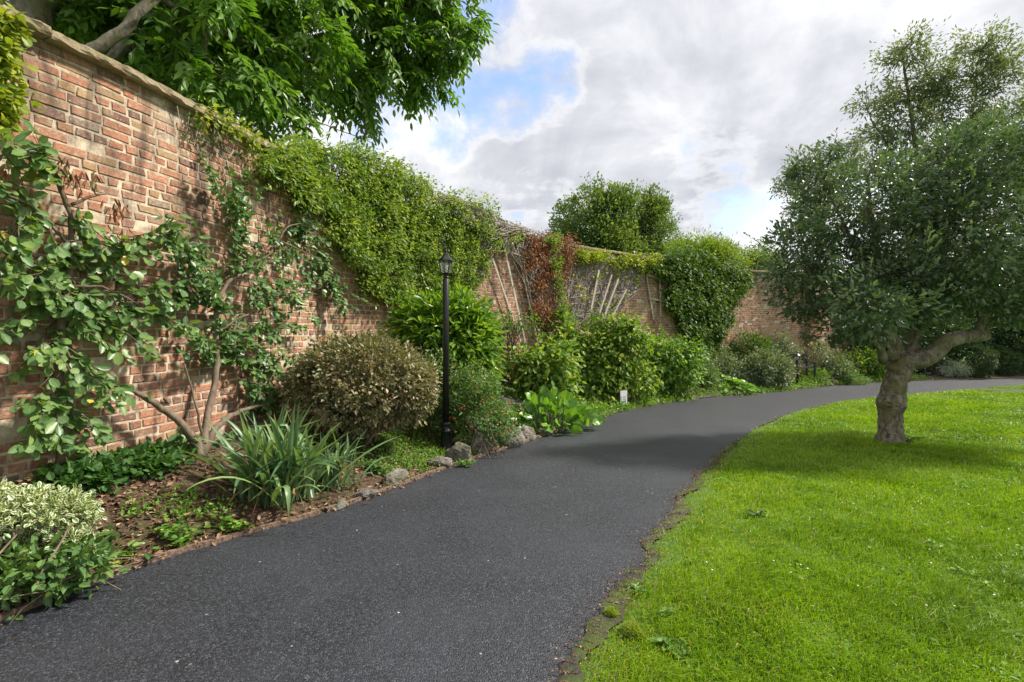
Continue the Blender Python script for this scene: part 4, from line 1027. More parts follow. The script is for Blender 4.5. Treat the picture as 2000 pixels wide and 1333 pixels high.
# crest of the same kind of growth on the coping, kept with it visually: sprigs over the top
creeper('wall_creeper', 'thin yellow green trails hanging from the coping left of the big creeper', [(350, 196), (400, 212), (530, 282), (545, 292), (525, 306), (505, 296), (440, 246), (355, 206)], 34, 12, .05, .055, .5, ML_YIVY, .05, 72, stems=14, thick=.10, droop=.5,
        dens=lambda q: np.full(len(q), .8))
creeper('wall_creeper', 'sparse little leaf trails clinging to bare brick under the coping', [(330, 180), (420, 230), (470, 270), (500, 330), (480, 420), (430, 400), (400, 330), (350, 260)], 26, 7, .04, .05, .6, ML_DKIVY, .02, 73, stems=16, stem_r=.003, thick=.03)
creeper('wall_creeper', 'small ivy tuft climbing over the coping at the left picture edge', [(-60, 20), (20, 28), (34, 50), (30, 90), (16, 140), (22, 190), (8, 235), (-60, 260)], 62, 20, .05, .055, .7, ML_YIVY, .03, 74, stems=8, thick=.08, tmpl=T_ROUND)
# tangle of dead grey stems and rusty leaves
P2 = [(965, 440), (985, 430), (1010, 438), (1060, 452), (1090, 462), (1122, 470), (1124, 500), (1118, 560), (1108, 600), (1096, 640), (1060, 640), (1040, 600), (1030, 560), (1015, 520), (1000, 500), (985, 490)]
creeper('dead_creeper', 'tangled bare grey creeper with rusty withered leaves beside the bright green strand', [(1025, 478), (1062, 460), (1085, 458), (1112, 466), (1126, 478), (1122, 505), (1106, 532), (1098, 575), (1094, 610), (1086, 640), (1056, 632), (1040, 600), (1036, 548), (1016, 510)], 330, 20, .085, .060, .55, ML_RUST, .05, 75,
        stems=430, stemmat=MT_GREY, stempoly=P2, thick=.22, droop=.8, stem_r=.010, swirl=.25)
creeper('dead_creeper', 'matted dry twigs on the wall top right of the big green creeper', [(830, 385), (870, 378), (905, 388), (950, 405), (985, 428), (1020, 440), (1070, 458), (1060, 475), (1000, 460), (960, 470), (900, 430), (860, 410)], 0, 1, .1, .1, .5, ML_RUST, .10, 76,
        stems=330, stemmat=MT_GREY, thick=.30, stem_r=.007, swirl=.9, horiz=1)
creeper('wall_creeper', 'narrow bright green strand hanging down through the rusty leaves', [(1072, 465), (1092, 458), (1094, 500), (1092, 540), (1096, 580), (1108, 608), (1120, 630), (1092, 636), (1088, 600), (1084, 560), (1082, 520), (1076, 490)], 105, 18, .050, .050, .45, ML_BRIGHT, .25, 77, stems=10, thick=.10, droop=.5,
        dens=lambda q: np.full(len(q), 1.0))
P3 = [(1122, 490), (1160, 488), (1220, 502), (1262, 520), (1262, 560), (1236, 580), (1215, 606), (1190, 626), (1160, 640), (1112, 640), (1110, 590), (1118, 540)]
creeper('bare_creeper', 'mass of bare pinkish grey stems with scattered yellow green leaves behind the splayed slats', P3, 120, 14, .06, .065, .6, ML_YIVY, .03, 78, stems=820, stemmat=MT_GREY, thick=.08, stem_r=.0058, swirl=.42,
        dens=lambda q: np.clip(1.2-(q[:, 1]-485)/70, .08, 1))
creeper('wall_creeper', 'low green fringe of ivy running along the coping to the ivy curtain', [(1124, 492), (1170, 496), (1215, 502), (1250, 502), (1320, 503), (1320, 540), (1290, 528), (1262, 532), (1240, 522), (1210, 512), (1170, 512), (1130, 506)], 190, 18, .07, .075, .6, ML_YIVY, .04, 79, stems=20, thick=.15, dens=lambda q: np.full(len(q), .8))
P4 = [(1296, 500), (1330, 494), (1380, 502), (1430, 520), (1458, 535), (1452, 560), (1436, 588), (1420, 602), (1424, 640), (1404, 650), (1412, 690), (1392, 672), (1385, 712), (1372, 690), (1356, 690), (1350, 655), (1330, 650), (1322, 618), (1310, 600), (1304, 550), (1290, 530)]
creeper('ivy_curtain', 'thick dark green ivy curtain hanging over the wall and narrowing downwards', P4, 900, 32, .11, .095, .62, ML_DKIVY, .08, 80, stems=120, stemmat=MT_TWIG, thick=.24, droop=.9, rag=17, dens=lambda q: np.full(len(q), 1.))
creeper('wall_creeper', 'thin green trail hanging on bare brick right of the ivy curtain', [(1424, 585), (1440, 580), (1432, 610), (1428, 650), (1421, 650), (1422, 610)], 26, 12, .06, .07, .5, ML_DKIVY, .04, 81, stems=5, thick=.05, dens=lambda q: np.full(len(q), 1.))
creeper('wall_creeper', 'russet tinged creeper on the far wall beside the holly leaves', [(1555, 560), (1580, 560), (1600, 610), (1592, 660), (1575, 690), (1566, 650), (1570, 610)], 60, 16, .10, .08, .6, ML_RUST, .05, 82, stems=22, stemmat=MT_TWIG, thick=.1)

# ================================================================== FRUIT TREES TRAINED ON THE NEAR WALL
def trained(label, base, limbs, twigpx, nleaf, L, mat, seed, off0=.06, asp=.66, dead=()):
    rg = np.random.default_rng(seed); o = thing('trained_tree', base, label, 'wall tree', 'fruit trees trained on the wall')
    tk = MB(); sk = []
    for (pts, r0, r1) in limbs:
        pp = [Vector(p_) if len(p_) == 3 and not isinstance(p_[0], int) else wpv(*p_) for p_ in pts]
        limb(tk, pp, r0, r1, 8, .03, sk, lump=.12)
    ends = []; CC = []
    # leafy shoots: (x0,y0,x1,y1,n,spread)
    for (x0, y0, x1, y1, n, sp) in twigpx:
        for _ in range(n):
            a = np.array([x0, y0])+rg.normal(size=2)*sp*.35; b_ = np.array([x1, y1])+rg.normal(size=2)*sp
            o0 = .04+.10*rg.random(); o1 = .08+.28*rg.random()
            A = wall_at([a[0]], [a[1]], o0)[0]; Bp = wall_at([b_[0]], [b_[1]], o1)[0]
            Q = wig(A, Bp, 7, .07, .06, rg); tk.tube(Q, np.linspace(.0045, .0016, 7), 4, rg.random(), cap=False)
            ends.append(Q)
    tk.build('trunk', MT_TWIG, o, True)
    mb = MB()
    for Q in ends:
        ln = np.linalg.norm(np.diff(Q, axis=0), axis=1).sum(); m_ = max(3, int(ln/.032*nleaf))
        t_ = np.sort(rg.random(m_)*.95+.05); d = nrm(Q[-1]-Q[0])
        pos = np.stack([np.interp(t_, np.linspace(0, 1, 7), Q[:, k_]) for k_ in range(3)], 1)
        D = rdir(m_, rg)*.75+d*.35+np.array([.35, -.12, -.45])
        Nn = np.array([.75, -.25, .55])+rdir(m_, rg)*.55
        lr = rg.random(m_)*.80; lr = np.where(rg.random(m_) < .012, 1.0, lr*.92)
        leaves(mb, pos+nrm(D)*.012, D, Nn, L*(.55+.75*rg.random(m_)), L*asp*(.6+.6*rg.random(m_)), T_ROUND, lr)
    mb.build('foliage', mat, o, True)
    if dead:
        mb = MB()
        for (x, y, n) in dead:
            C = wall_at(x+rg.normal(size=n)*9, y+rg.normal(size=n)*12, .12+.12*rg.random(n))
            leaves(mb, C, rdir(n, rg)*.5+np.array([0, 0, -1.]), rdir(n, rg), .07, .018, T_LEAF)
        mb.build('withered_leaves', ML_RUST, o)
    return o
q = wpv(118, 905, .12)
trained('nearest trained tree with large pale green leaves at the left picture edge', q,
    [([q, (120, 760, .10), (125, 600, .12), (138, 500, .12), (140, 420, .12), (105, 335, .12)], .028, .014), ([(136, 480, .13), (100, 440, .14), (60, 400, .15), (10, 380, .15)], .012, .006),
     ([(140, 400, .13), (175, 385, .15), (210, 378, .16)], .012, .007), ([(125, 600, .12), (90, 640, .1), (20, 660, .1)], .010, .004), ([(122, 700, .12), (180, 730, .15), (240, 770, .16), (262, 778, .15)], .012, .008), ([(128, 560, .12), (200, 560, .2), (280, 600, .25)], .010, .004)],
    [(100, 340, 20, 270, 8, 28), (110, 340, 90, 300, 6, 26), (130, 420, 210, 470, 7, 40), (60, 400, -20, 330, 6, 30), (60, 400, 40, 470, 7, 30), (138, 480, 60, 540, 9, 36), (138, 480, 230, 530, 9, 38), (200, 470, 290, 500, 7, 30), (130, 560, 40, 600, 8, 36), (130, 560, 210, 620, 10, 36),
     (220, 580, 320, 580, 7, 24), (210, 600, 270, 660, 7, 26), (120, 640, 60, 700, 7, 32), (120, 660, 170, 740, 7, 32), (160, 720, 240, 760, 7, 26), (120, 760, 70, 830, 10, 30), (120, 780, 160, 850, 9, 28), (110, 830, 150, 880, 6, 20), (90, 850, 55, 880, 5, 14), (30, 440, -20, 520, 6, 30), (260, 470, 330, 440, 5, 20),
     (280, 560, 370, 560, 3, 12), (290, 600, 370, 640, 4, 10), (40, 620, -20, 680, 3, 26), (150, 600, 130, 560, 8, 40)], .98, .077, ML_QUINCE, 91, dead=((125, 325, 26), (152, 350, 22), (225, 410, 34), (180, 350, 16), (240, 470, 14), (10, 320, 14)))
q = wpv(392, 893, .35)
trained('multi stemmed trained tree with small leaves growing from a stump behind the strap leaved plant', q,
    [([q, (385, 862, .30), (345, 818, .24), (300, 786, .20), (262, 765, .16), (205, 748, .15)], .040, .010), ([q, (405, 820, .28), (418, 760, .22), (424, 700, .18), (420, 640, .15), (422, 590, .14), (445, 552, .14), (490, 520, .16)], .034, .014),
     ([q, (420, 838, .30), (450, 812, .28), (480, 800, .28), (530, 790, .3)], .036, .012), ([(395, 850, .3), (385, 800, .3), (372, 750, .25), (360, 710, .2)], .012, .006), ([(300, 786, .20), (330, 790, .22), (322, 778, .24)], .016, .013),
     ([(490, 520, .16), (525, 500, .18), (545, 470, .2), (560, 445, .2), (600, 435, .2)], .014, .006), ([(505, 512, .16), (505, 460, .15), (500, 395, .12)], .005, .003), ([(440, 560, .14), (400, 520, .12), (360, 470, .1)], .008, .004), ([(545, 470, .2), (610, 500, .22), (680, 545, .25)], .009, .003),
     ([(424, 650, .16), (470, 620, .25), (530, 600, .3)], .012, .004)],
    [(470, 520, 470, 350, 5, 14), (465, 450, 445, 370, 7, 16), (440, 380, 400, 330, 3, 10), (560, 445, 610, 430, 6, 14), (580, 440, 640, 490, 7, 20), (620, 500, 660, 560, 8, 18), (640, 540, 680, 600, 8, 14), (560, 470, 580, 530, 7, 24), (500, 540, 560, 600, 9, 26), (430, 600, 350, 540, 7, 26), (420, 560, 340, 480, 6, 26),
     (400, 520, 320, 440, 5, 24), (430, 640, 500, 670, 9, 26), (430, 680, 520, 720, 9, 28), (430, 700, 370, 660, 5, 18), (500, 640, 560, 650, 8, 26), (480, 740, 540, 770, 9, 26), (520, 700, 560, 740, 9, 24), (420, 640, 460, 600, 6, 26), (360, 560, 330, 600, 4, 18), (540, 550, 600, 590, 7, 24),
     (395, 880, 360, 850, 4, 14), (400, 880, 430, 850, 4, 14), (480, 790, 540, 790, 5, 16), (440, 520, 500, 480, 7, 26), (540, 480, 520, 430, 4, 18)], 1.5, .066, ML_QUINCE2, 92, asp=.62)

# ================================================================== SHRUBS IN THE BED
def shrub(name, label, px, py, ells, n, per, rc, L, asp, mat, seed, cat='shrub', group='shrubs in the flower bed', stems=14, stemr=.010, sp=.12, inner=.55, droop=.1, tmpl=T_SIMPLE, outw=.7, up=.6, lrs=.5, smat=None, clumpvar=.6, base=None, tw=True, shoots=0, shl=.3):
    rg = np.random.default_rng(seed); b_ = base or gp(px, py)
    o = thing(name, b_, label, cat, group)
    C, O = ell_points(ells, n, inner, rg)
    gnd = G(C[:, 0], C[:, 1])+.02; C[:, 2] = np.maximum(C[:, 2], gnd+.03*rg.random(len(C)))
    if stems:
        mb = MB(); pick = rg.choice(len(C), min(stems, len(C)), replace=False)
        for j in pick:
            a_ = np.array([b_.x+rg.normal()*sp, b_.y+rg.normal()*sp, b_.z-.03]); e = C[j]*.85+a_*.15
            Q = wig(a_, e, 6, .06, -.08, rg); mb.tube(Q, np.linspace(stemr*(.6+.8*rg.random()), .003, 6), 5, rg.random(), cap=False)
            if tw:
                for _ in range(3):
                    j2 = rg.integers(len(C))
                    if np.linalg.norm(C[j2]-e) < .6: mb.tube(wig(Q[3], C[j2], 4, .06, 0, rg), [.004, .003, .0025, .002], 4, rg.random(), cap=False)
        mb.build('stems', smat or MT_TWIG, o)
    mb = MB(); leafcloud(mb, C, O, per, rc, L, asp, tmpl, droop, outw, up, lrs, rg=rg, clumpvar=clumpvar)
    if shoots:
        far_ = np.argsort(-((C-np.array(b_)) @ np.array([0, -.2, 1.])+rg.random(len(C))*.5))
        for j in far_[:shoots*2:2]:
            d = nrm(O[j]*.8+np.array([0, 0, .5])+rg.normal(size=3)*.35); ln = shl*(.4+.9*rg.random()); m_ = max(5, int(ln/(L*.33)))
            tq = np.linspace(.1, 1, m_)[:, None]; Pp = C[j]+d*ln*tq-np.array([0, 0, 1.])*ln*.35*tq**2
            mb.tube(Pp, np.linspace(.004, .0015, m_), 4, .5, cap=False)
            leaves(mb, Pp, d*.4+rdir(m_, rg)*.9-np.array([0, 0, droop*.6]), np.array([0, 0, .8])+rdir(m_, rg)*.5, L*(.6+.5*rg.random(m_)), L*asp*.9, tmpl, rg.random(m_))
    mb.build('foliage', mat, o)
    return o
def Eb(lst, Y, sy=.9): return [blob(x, y, Y+(dy if (dy := (t_[0] if t_ else 0)) else 0), r, 1, sy, sz) for (x, y, r, sz, *t_) in lst]
# rounded brown shrub
b_ = gp(682, 893); Y = 5.25
b_.y = min(b_.y, 5.3); b_ = Vector(((682-1000)/FPX*Y, Y, G1((682-1000)/FPX*Y, Y)))
brE = [blob(706, 748, Y, 128, 1.08, .95, .70), blob(640, 765, Y, 78, 1, .9, .85), blob(780, 765, Y, 70, 1, .9, .9), blob(705, 715, Y, 100, 1.1, .9, .55), blob(640, 790, Y, 60, 1, .8, .6), blob(740, 800, Y, 75, 1.2, .8, .5)]
shrub('rounded_shrub', 'clipped dome shaped shrub with brownish leaves on bare stems left of the tall lamp', 682, 893, brE, 1350, 20, .045, .047, .56, ML_BROWN, 101, stems=60, stemr=.011, sp=.11, inner=.78, base=b_, clumpvar=.5, outw=.8, lrs=.6, shoots=40, shl=.12)
# laurel
Y = 6.75; b_ = Vector(((868-1000)/FPX*Y, Y, G1((868-1000)/FPX*Y, Y)))
shrub('laurel_shrub', 'tall glossy bright green shrub directly behind the tall lamp', 0, 0, [blob(868, 690, Y, 95, 1, .75, 1.05), blob(820, 650, Y, 55, 1, .8, 1), blob(915, 660, Y, 52, .95, .8, 1.25), blob(880, 620, Y, 45, 1.3, .8, .8), blob(890, 760, Y-.1, 70, 1, .8, .7), blob(785, 630, Y, 26, 1.1, .8, .8)], 620, 18, .085, .125, .36, ML_LAUREL, 102,
      stems=24, stemr=.016, sp=.15, inner=.70, base=b_, tmpl=T_LEAF, droop=.28, lrs=.6, outw=.9, shoots=40, shl=.32)
# rose with hips at the lamp foot
Y = 5.95; b_ = Vector(((925-1000)/FPX*Y, Y, G1((925-1000)/FPX*Y, Y)))
ro = shrub('rose_bush', 'loose small leaved rose bush dotted with red hips right of the tall lamp base', 0, 0, [blob(925, 810, Y, 62, 1.1, .8, .85), blob(900, 770, Y, 45, 1, .8, .9), blob(960, 820, Y, 44, 1, .8, .8), blob(850, 800, Y+.1, 36, .8, .8, 1.1), blob(985, 835, Y, 26, 1, .8, .8), blob(930, 745, Y, 30, 1.3, .7, .9)], 360, 24, .065, .036, .55, ML_ROSE, 103, stems=26, stemr=.006, sp=.2, inner=.45, base=b_, tmpl=T_SIMPLE, shoots=40, shl=.3)
rg = np.random.default_rng(9); mb = MB(); Ch, Oh = ell_points([blob(945, 815, Y-.1, 66, 1.1, .8, .8), blob(900, 760, Y-.1, 36, 1, .8, .9)], 60, .85, rg)
mb.lathe((0, 0, 0), [(.002, -.011), (.009, -.005), (.010, .002), (.006, .009), (.002, .012)], 7)
h0 = mb.build('hip', MT_HIP, ro, True); h0.matrix_parent_inverse = Matrix(); h0.location = Vector(Ch[0])-ro.location
for c_ in Ch[1:]:
    h1 = h0.copy(); h1.location = Vector(c_)-ro.location; h1.parent = ro; COL.objects.link(h1)
Y = 6.1; b_ = Vector(((835-1000)/FPX*Y, Y, G1((835-1000)/FPX*Y, Y)))
shrub('pale_shrub', 'wispy yellowish variegated shrub squeezed between the brown dome and the tall lamp', 0, 0, [blob(858, 740, Y, 32, 1, .7, 1.5), blob(905, 740, Y+.2, 38, 1, .7, .9), blob(850, 800, Y, 30, .8, .7, 1)], 130, 20, .05, .05, .35, ML_VAR, 104, stems=10, sp=.1, base=b_)
# variegated bush bottom left and the greenery at its foot
b_ = gp(60, 1120); Y = b_.y
Y = 2.72; vb = Vector(((60-1000)/FPX*Y, Y, G1((60-1000)/FPX*Y, Y)))
shrub('variegated_bush', 'low spreading bush with white edged green leaves in the bottom left corner', 0, 0, [blob(50, 1015, Y, 76, 1.25, .9, .60), blob(120, 1010, Y, 46, 1.1, .9, .75), blob(-20, 1030, Y, 80, 1, .9, .9), blob(140, 1060, Y-.05, 34, 1, .8, .8), blob(60, 1070, Y, 64, 1.2, .8, .6)], 520, 24, .036, .030, .60, ML_VAR, 105, stems=40, stemr=.005, sp=.18, inner=.75, base=vb, tmpl=T_ROUND, lrs=.8, clumpvar=.3)
Y = 2.5; vb2 = Vector(((70-1000)/FPX*Y, Y, G1((70-1000)/FPX*Y, Y)))
shrub('creeping_plant', 'plain green trailing leaves under the front of the variegated bush', 0, 0, [blob(60, 1120, Y, 70, 1.5, .7, .45), blob(150, 1100, Y+.05, 50, 1.2, .7, .5), blob(0, 1150, Y-.1, 50, 1, .6, .5)], 120, 12, .05, .055, .55, ML_QUINCE2, 106, cat='plant', group='low plants in the flower bed', stems=20, stemr=.003, sp=.2, inner=.3, base=vb2, tmpl=T_LEAF)
rg = np.random.default_rng(12)

# strap leaved clumps
def strap_clump(label, bases, nb, Lm, W, seed, fan=1.0):
    rg = np.random.default_rng(seed); b0 = Vector(bases[0]); o = thing('strap_leaved_plant', b0, label, 'plant', 'low plants in the flower bed')
    mb = MB(); ns = 10
    for i in range(nb):
        bb = Vector(bases[rg.integers(len(bases))])+Vector((rg.normal()*.055, rg.normal()*.055, 0))
        az = rg.random()*2*math.pi; lean = abs(rg.normal())*.38*fan+.06; L = Lm*(.6+.55*rg.random()); bend = (.25+1.15*rg.random()**1.5)*(.6+lean)
        h = Vector((math.cos(az), math.sin(az), 0)); p_ = bb.copy(); th = lean; pts = []; seg = L/ns
        kink = rg.integers(4, 9) if rg.random() < .22 else 99
        for s_ in range(ns+1):
            pts.append(p_.copy()); d = h*math.sin(th)+Vector((0, 0, math.cos(th))); p_ = p_+d*seg; th += bend/ns*(.4+1.6*s_/ns)+(1.0 if s_ == kink else 0)
            if p_.z < b0.z-.04: p_.z = b0.z-.04+.01*rg.random(); th = min(th, 1.6)
        side = h.cross(Vector((0, 0, 1))); tw = rg.normal()*.5; V = []; lv = []
        w = W*(.7+.5*rg.random())
        for s_, q in enumerate(pts):
            t_ = s_/ns; ww = w*min(1, .55+t_*2)*(1-max(0, (t_-.55)/.45)**1.7)
            d = (pts[min(s_+1, ns)]-pts[max(s_-1, 0)]).normalized(); sd = (side*math.cos(tw*t_)+d.cross(side)*math.sin(tw*t_)).normalized(); up = sd.cross(d)
            V += [q-sd*ww/2+up*ww*.18, q, q+sd*ww/2+up*ww*.18]; lv += [1, 0, 1]
        F = []
        for s_ in range(ns): F += [(s_*3, s_*3+1, s_*3+4, s_*3+3), (s_*3+1, s_*3+2, s_*3+5, s_*3+4)]
        mb.add([tuple(v) for v in V], F, rg.random(), lv)
    mb.build('leaves', ML_STRAP, o, True)
    if True:
        mb = MB()
        for i in range(7):
            bb = b0+Vector((rg.normal()*.12, rg.normal()*.12, 0)); az = rg.random()*6.28; e = bb+Vector((math.cos(az)*.35, math.sin(az)*.3-.1, .02)); Q = wig(bb+Vector((0, 0, .15)), e, 6, .05, -.3, rg)
            mb.tube(Q, np.linspace(.010, .003, 6), 3, rg.random(), cap=False)
        mb.build('dry_leaves', ML_RUST, o)
    return o
ib = gp(525, 985); iY = ib.y
strap_clump('large clump of long arching grey green strap leaves leaning over the path', [ib, ib+Vector((-.12, .05, 0)), ib+Vector((.10, .03, 0)), ib+Vector((.02, .14, 0)), ib+Vector((.2, .16, 0))], 200, .74, .038, 111, .92)
ib2 = ib+Vector((.33, .42, 0)); ib2.z = G1(ib2.x, ib2.y)
strap_clump('smaller clump of strap leaves tucked behind the large clump under the brown dome', [ib2, ib2+Vector((.08, .06, 0)), ib2+Vector((-.1, .0, 0))], 55, .50, .026, 112, 1.3)

# big leaved plants
def broad(label, px, py, wpx, hpx, nb, L, seed, asp=.62, flat=.0, mat=ML_BERG, sy=.7, lift=0.0):
    rg = np.random.default_rng(seed); b_ = gp(px, py); k = b_.y/FPX; b_.y += wpx*k*.25; b_.z = G1(b_.x, b_.y)
    o = thing('broad_leaved_plant', b_, label, 'plant', 'low plants in the flower bed'); st_ = MB(); lf = MB()
    for i in range(nb):
        az = rg.random()*2*math.pi; rr = math.sqrt(rg.random()); hz = (1-rr*.75)*(.55+.45*rg.random())
        bx_ = b_+Vector((math.cos(az)*rr*wpx*k*.28, math.sin(az)*rr*wpx*k*.22*sy, 0)); tipz = hpx*k*hz*.8
        ln = L*(.65+.5*rg.random()); out = Vector((math.cos(az), math.sin(az), 0))
        tip = bx_+out*wpx*k*.20*rr+Vector((0, 0, max(tipz-ln*.3, .03)))
        st_.tube(wig(bx_-Vector((0, 0, .02)), tip, 5, .03, 0, rg), np.linspace(.008, .005, 5), 5, rg.random(), cap=False)
        D = np.array([(out*(.35+rr*.9)*(1-lift*.5)+Vector((rg.normal()*.25, rg.normal()*.25, (.75-rr*.75)*(1-flat)-.1+lift*(1.0-rr*.8))))[:]])
        Nn = np.array([[out.x*lift*.5-out.x*.35*(1-lift)+rg.normal()*.3, -out.y*.35*(1-lift)+out.y*.5*lift-.45+rg.normal()*.3, .8-.3*lift]])
        leaves(lf, np.array([tip[:]]), D, Nn, ln, ln*asp*(.85+.3*rg.random()), T_BIG, np.array([rg.random()]))
    st_.build('stalks', ML_STRAP, o, True); lf.build('leaves', mat, o, True)
    return o
# a fuller leaf for the big plants: wavy rim, sunk midrib
tv = []; nu = 7
for i in range(nu+1):
    t_ = i/nu; w = math.sin(math.pi*min(1, (t_*.94+.05)))**.62*.5*(1.05-.25*t_) if i < nu else 0.0
    for s_ in (-1, -.5, 0, .5, 1):
        tv.append((t_, s_*w*1.0, -.035*(1-abs(s_))+.04*abs(s_)*math.sin(t_*11+s_*2)+.05*abs(s_)-.22*t_**2.2))
tfc = []
for i in range(nu):
    for j in range(4):
        a_ = i*5+j; tfc += [(a_, a_+1, a_+6), (a_, a_+6, a_+5)]
T_BIG = (np.array(tv), np.array(tfc)[:, ::-1], np.array([abs(s_) for i in range(nu+1) for s_ in (-1, -.5, 0, .5, 1)]))
broad('big clump of large rounded bright green leaves between the rocks and side path', 1078, 846, 190, 112, 170, .195, 121, asp=.80, sy=1.0, lift=.75)
broad('spreading clump of pale large leaves beside stones at the farther side path', 1425, 768, 120, 40, 90, .30, 122, flat=.6, sy=1.2)

# raspberry-like mass in the island bed
def island(name, label, xb, Y, ells, n, seed, L=.095, per=14, rc=.10, mat=ML_RASP, **kw):
    b_ = Vector(((xb-1000)/FPX*Y, Y, G1((xb-1000)/FPX*Y, Y)))
    return shrub(name, label, 0, 0, [blob(x, y, Y, r, 1, sy, sz) for (x, y, r, sz, sy) in ells], n, per, rc, L, .62, mat, seed, base=b_, stems=30, stemr=.007, sp=.25, inner=.35, droop=.55, tmpl=T_LEAF, lrs=.7, shoots=46, shl=.36, clumpvar=.9, **kw)
island('bramble_shrub', 'drooping leafy shrub nearest the path at the left of the shrub mass', 1050, 9.35, [(1045, 720, 46, 1, 1), (1030, 750, 44, 1, 1), (1080, 710, 40, 1, 1), (1075, 760, 46, .9, 1), (1012, 705, 18, .8, 1)], 300, 131, L=.105)
island('bramble_shrub', 'tall leafy shrub in the middle of the shrub mass with upper sprays against the brick', 1140, 10.7, [(1130, 708, 46, 1, .9), (1165, 684, 36, .8, .9), (1100, 672, 28, .9, .9), (1190, 690, 50, 1, .9), (1150, 740, 60, .8, .9), (1215, 640, 24, .7, .8), (1230, 655, 24, .6, .8), (1060, 630, 14, .8, .8), (1255, 668, 16, .6, .8), (1085, 628, 16, .6, .8), (1176, 622, 14, .9, .8), (1115, 640, 15, .8, .8), (1215, 634, 14, .7, .8)], 600, 132, L=.11)
island('bramble_shrub', 'sprawling shrub in front of the shrub mass above the white notice', 1215, 11.0, [(1190, 745, 44, .8, .8), (1235, 740, 44, .8, .8), (1165, 770, 34, .7, .7), (1215, 770, 40, .6, .7)], 240, 133, L=.10)
island('bramble_shrub', 'rounded yellow green drooping shrub at the right of the shrub mass', 1300, 12.3, [(1290, 705, 46, 1, 1), (1330, 700, 34, 1, 1), (1260, 700, 34, 1, 1), (1320, 730, 40, .9, 1), (1270, 745, 40, .8, 1), (1345, 700, 20, 1.2, 1)], 380, 134, L=.11, mat=ML_WEED)
island('spindly_shrub', 'low greyish yellow bush between the shrub mass and the ivy curtain', 1360, 13.4, [(1362, 720, 36, 1, .9), (1350, 745, 34, .8, .9), (1385, 735, 20, .9, .9)], 230, 135, L=.05, per=22, rc=.08, mat=ML_ROSE)
island('young_sapling', 'thin leafy sprays reaching across the brick in front of the leaning slats', 1010, 9.5, [(985, 640, 12, .7, 1), (1010, 630, 16, .6, 1), (960, 648, 12, .8, 1), (1040, 628, 12, .7, 1)], 34, 136, L=.06, per=12, rc=.07, mat=ML_ASH)
# far bed
def far(name, label, xb, Y, ells, n, seed, L, mat, per=24, rc=.09, asp=.55, cat='shrub', grp='plants in the far flower bed', inner=.6, **kw):
    b_ = Vector(((xb-1000)/FPX*Y, Y, G1((xb-1000)/FPX*Y, Y)))
    return shrub(name, label, 0, 0, [blob(x, y, Y, r, 1, 1, sz) for (x, y, r, sz) in ells], n, per, rc, L, asp, mat, seed, base=b_, cat=cat, group=grp, stems=10, stemr=.010, sp=.15, inner=inner, **kw)
far('dark_shrub', 'dark green round bush against the far wall behind the grey green one', 1462, 15.8, [(1460, 685, 34, .95), (1485, 680, 24, .9), (1440, 700, 22, .9)], 260, 141, .07, ML_DKIVY)
far('grey_green_shrub', 'large rounded grey green bush left of the short lamp', 1485, 14.95, [(1488, 722, 44, .72), (1520, 725, 28, .9), (1450, 728, 34, .8), (1500, 706, 26, .8)], 420, 142, .07, ML_GREY, asp=.6)
far('grey_green_shrub', 'small wispy grey green bush between the ivy curtain and the large one', 1425, 14.7, [(1418, 705, 16, 1.1), (1430, 735, 24, .9)], 110, 143, .06, ML_GREY)
far('climbing_rose', 'thin leafy climber rising on the wall behind the short lamp', 1530, 16.6, [(1525, 668, 12, 1.3), (1540, 690, 20, .9), (1510, 670, 10, 1)], 70, 144, .07, ML_GREY, rc=.12, inner=.1)
far('flowering_perennial', 'pale yellow green perennial right of the bench', 1603, 16.35, [(1600, 735, 12, 1.0), (1585, 745, 8, .9)], 40, 145, .06, ML_WEED, cat='plant')
far('mixed_shrub', 'mauve tinged mixed shrubs right of the bench under the wall', 1620, 17.0, [(1605, 700, 16, 1.6), (1630, 715, 26, .8), (1590, 690, 10, 1.5)], 130, 146, .08, ML_GREY, rc=.13)
far('leafy_shrub', 'light green leafy bush left of the tree trunk beyond the path', 1690, 17.8, [(1665, 708, 22, .7), (1690, 705, 24, .8), (1712, 718, 18, .9), (1640, 715, 14, .8)], 170, 147, .10, ML_RASP, rc=.11)
far('low_bush', 'low olive bush on thin stems at the far path edge', 1655, 16.7, [(1650, 728, 18, .6), (1668, 742, 20, .6), (1640, 738, 12, .6)], 120, 148, .05, ML_ROSE, cat='bush')
far('clipped_ball', 'clipped round evergreen ball right of the silver plant', 1902, 18.9, [(1900, 702, 33, .92), (1900, 715, 32, .7)], 520, 149, .05, ML_YEW, rc=.05, per=22, inner=.92, clumpvar=.2)
far('clipped_ball', 'darker clipped evergreen ball behind to the right of its brighter neighbour', 1950, 19.6, [(1952, 706, 28, 1.0), (1950, 718, 26, .6)], 420, 150, .05, ML_YEW, rc=.05, per=22, inner=.92, clumpvar=.2)
far('silver_plant', 'small silvery white leaved plant left of the clipped ball', 1865, 18.7, [(1865, 720, 16, .7), (1880, 724, 12, .6), (1850, 724, 10, .6)], 110, 151, .07, ML_SILV, cat='plant', asp=.3)
far('conifer_shrub', 'dark bluish bush directly behind the mint coloured pole', 1808, 19.4, [(1808, 690, 22, 1.2), (1790, 705, 18, 1)], 160, 152, .06, ML_DKIVY)
far('conifer_shrub', 'dark low hedge plants under the right edge evergreens', 1985, 19.8, [(1985, 712, 24, .8), (2020, 700, 34, .9)], 160, 153, .06, ML_YEW)

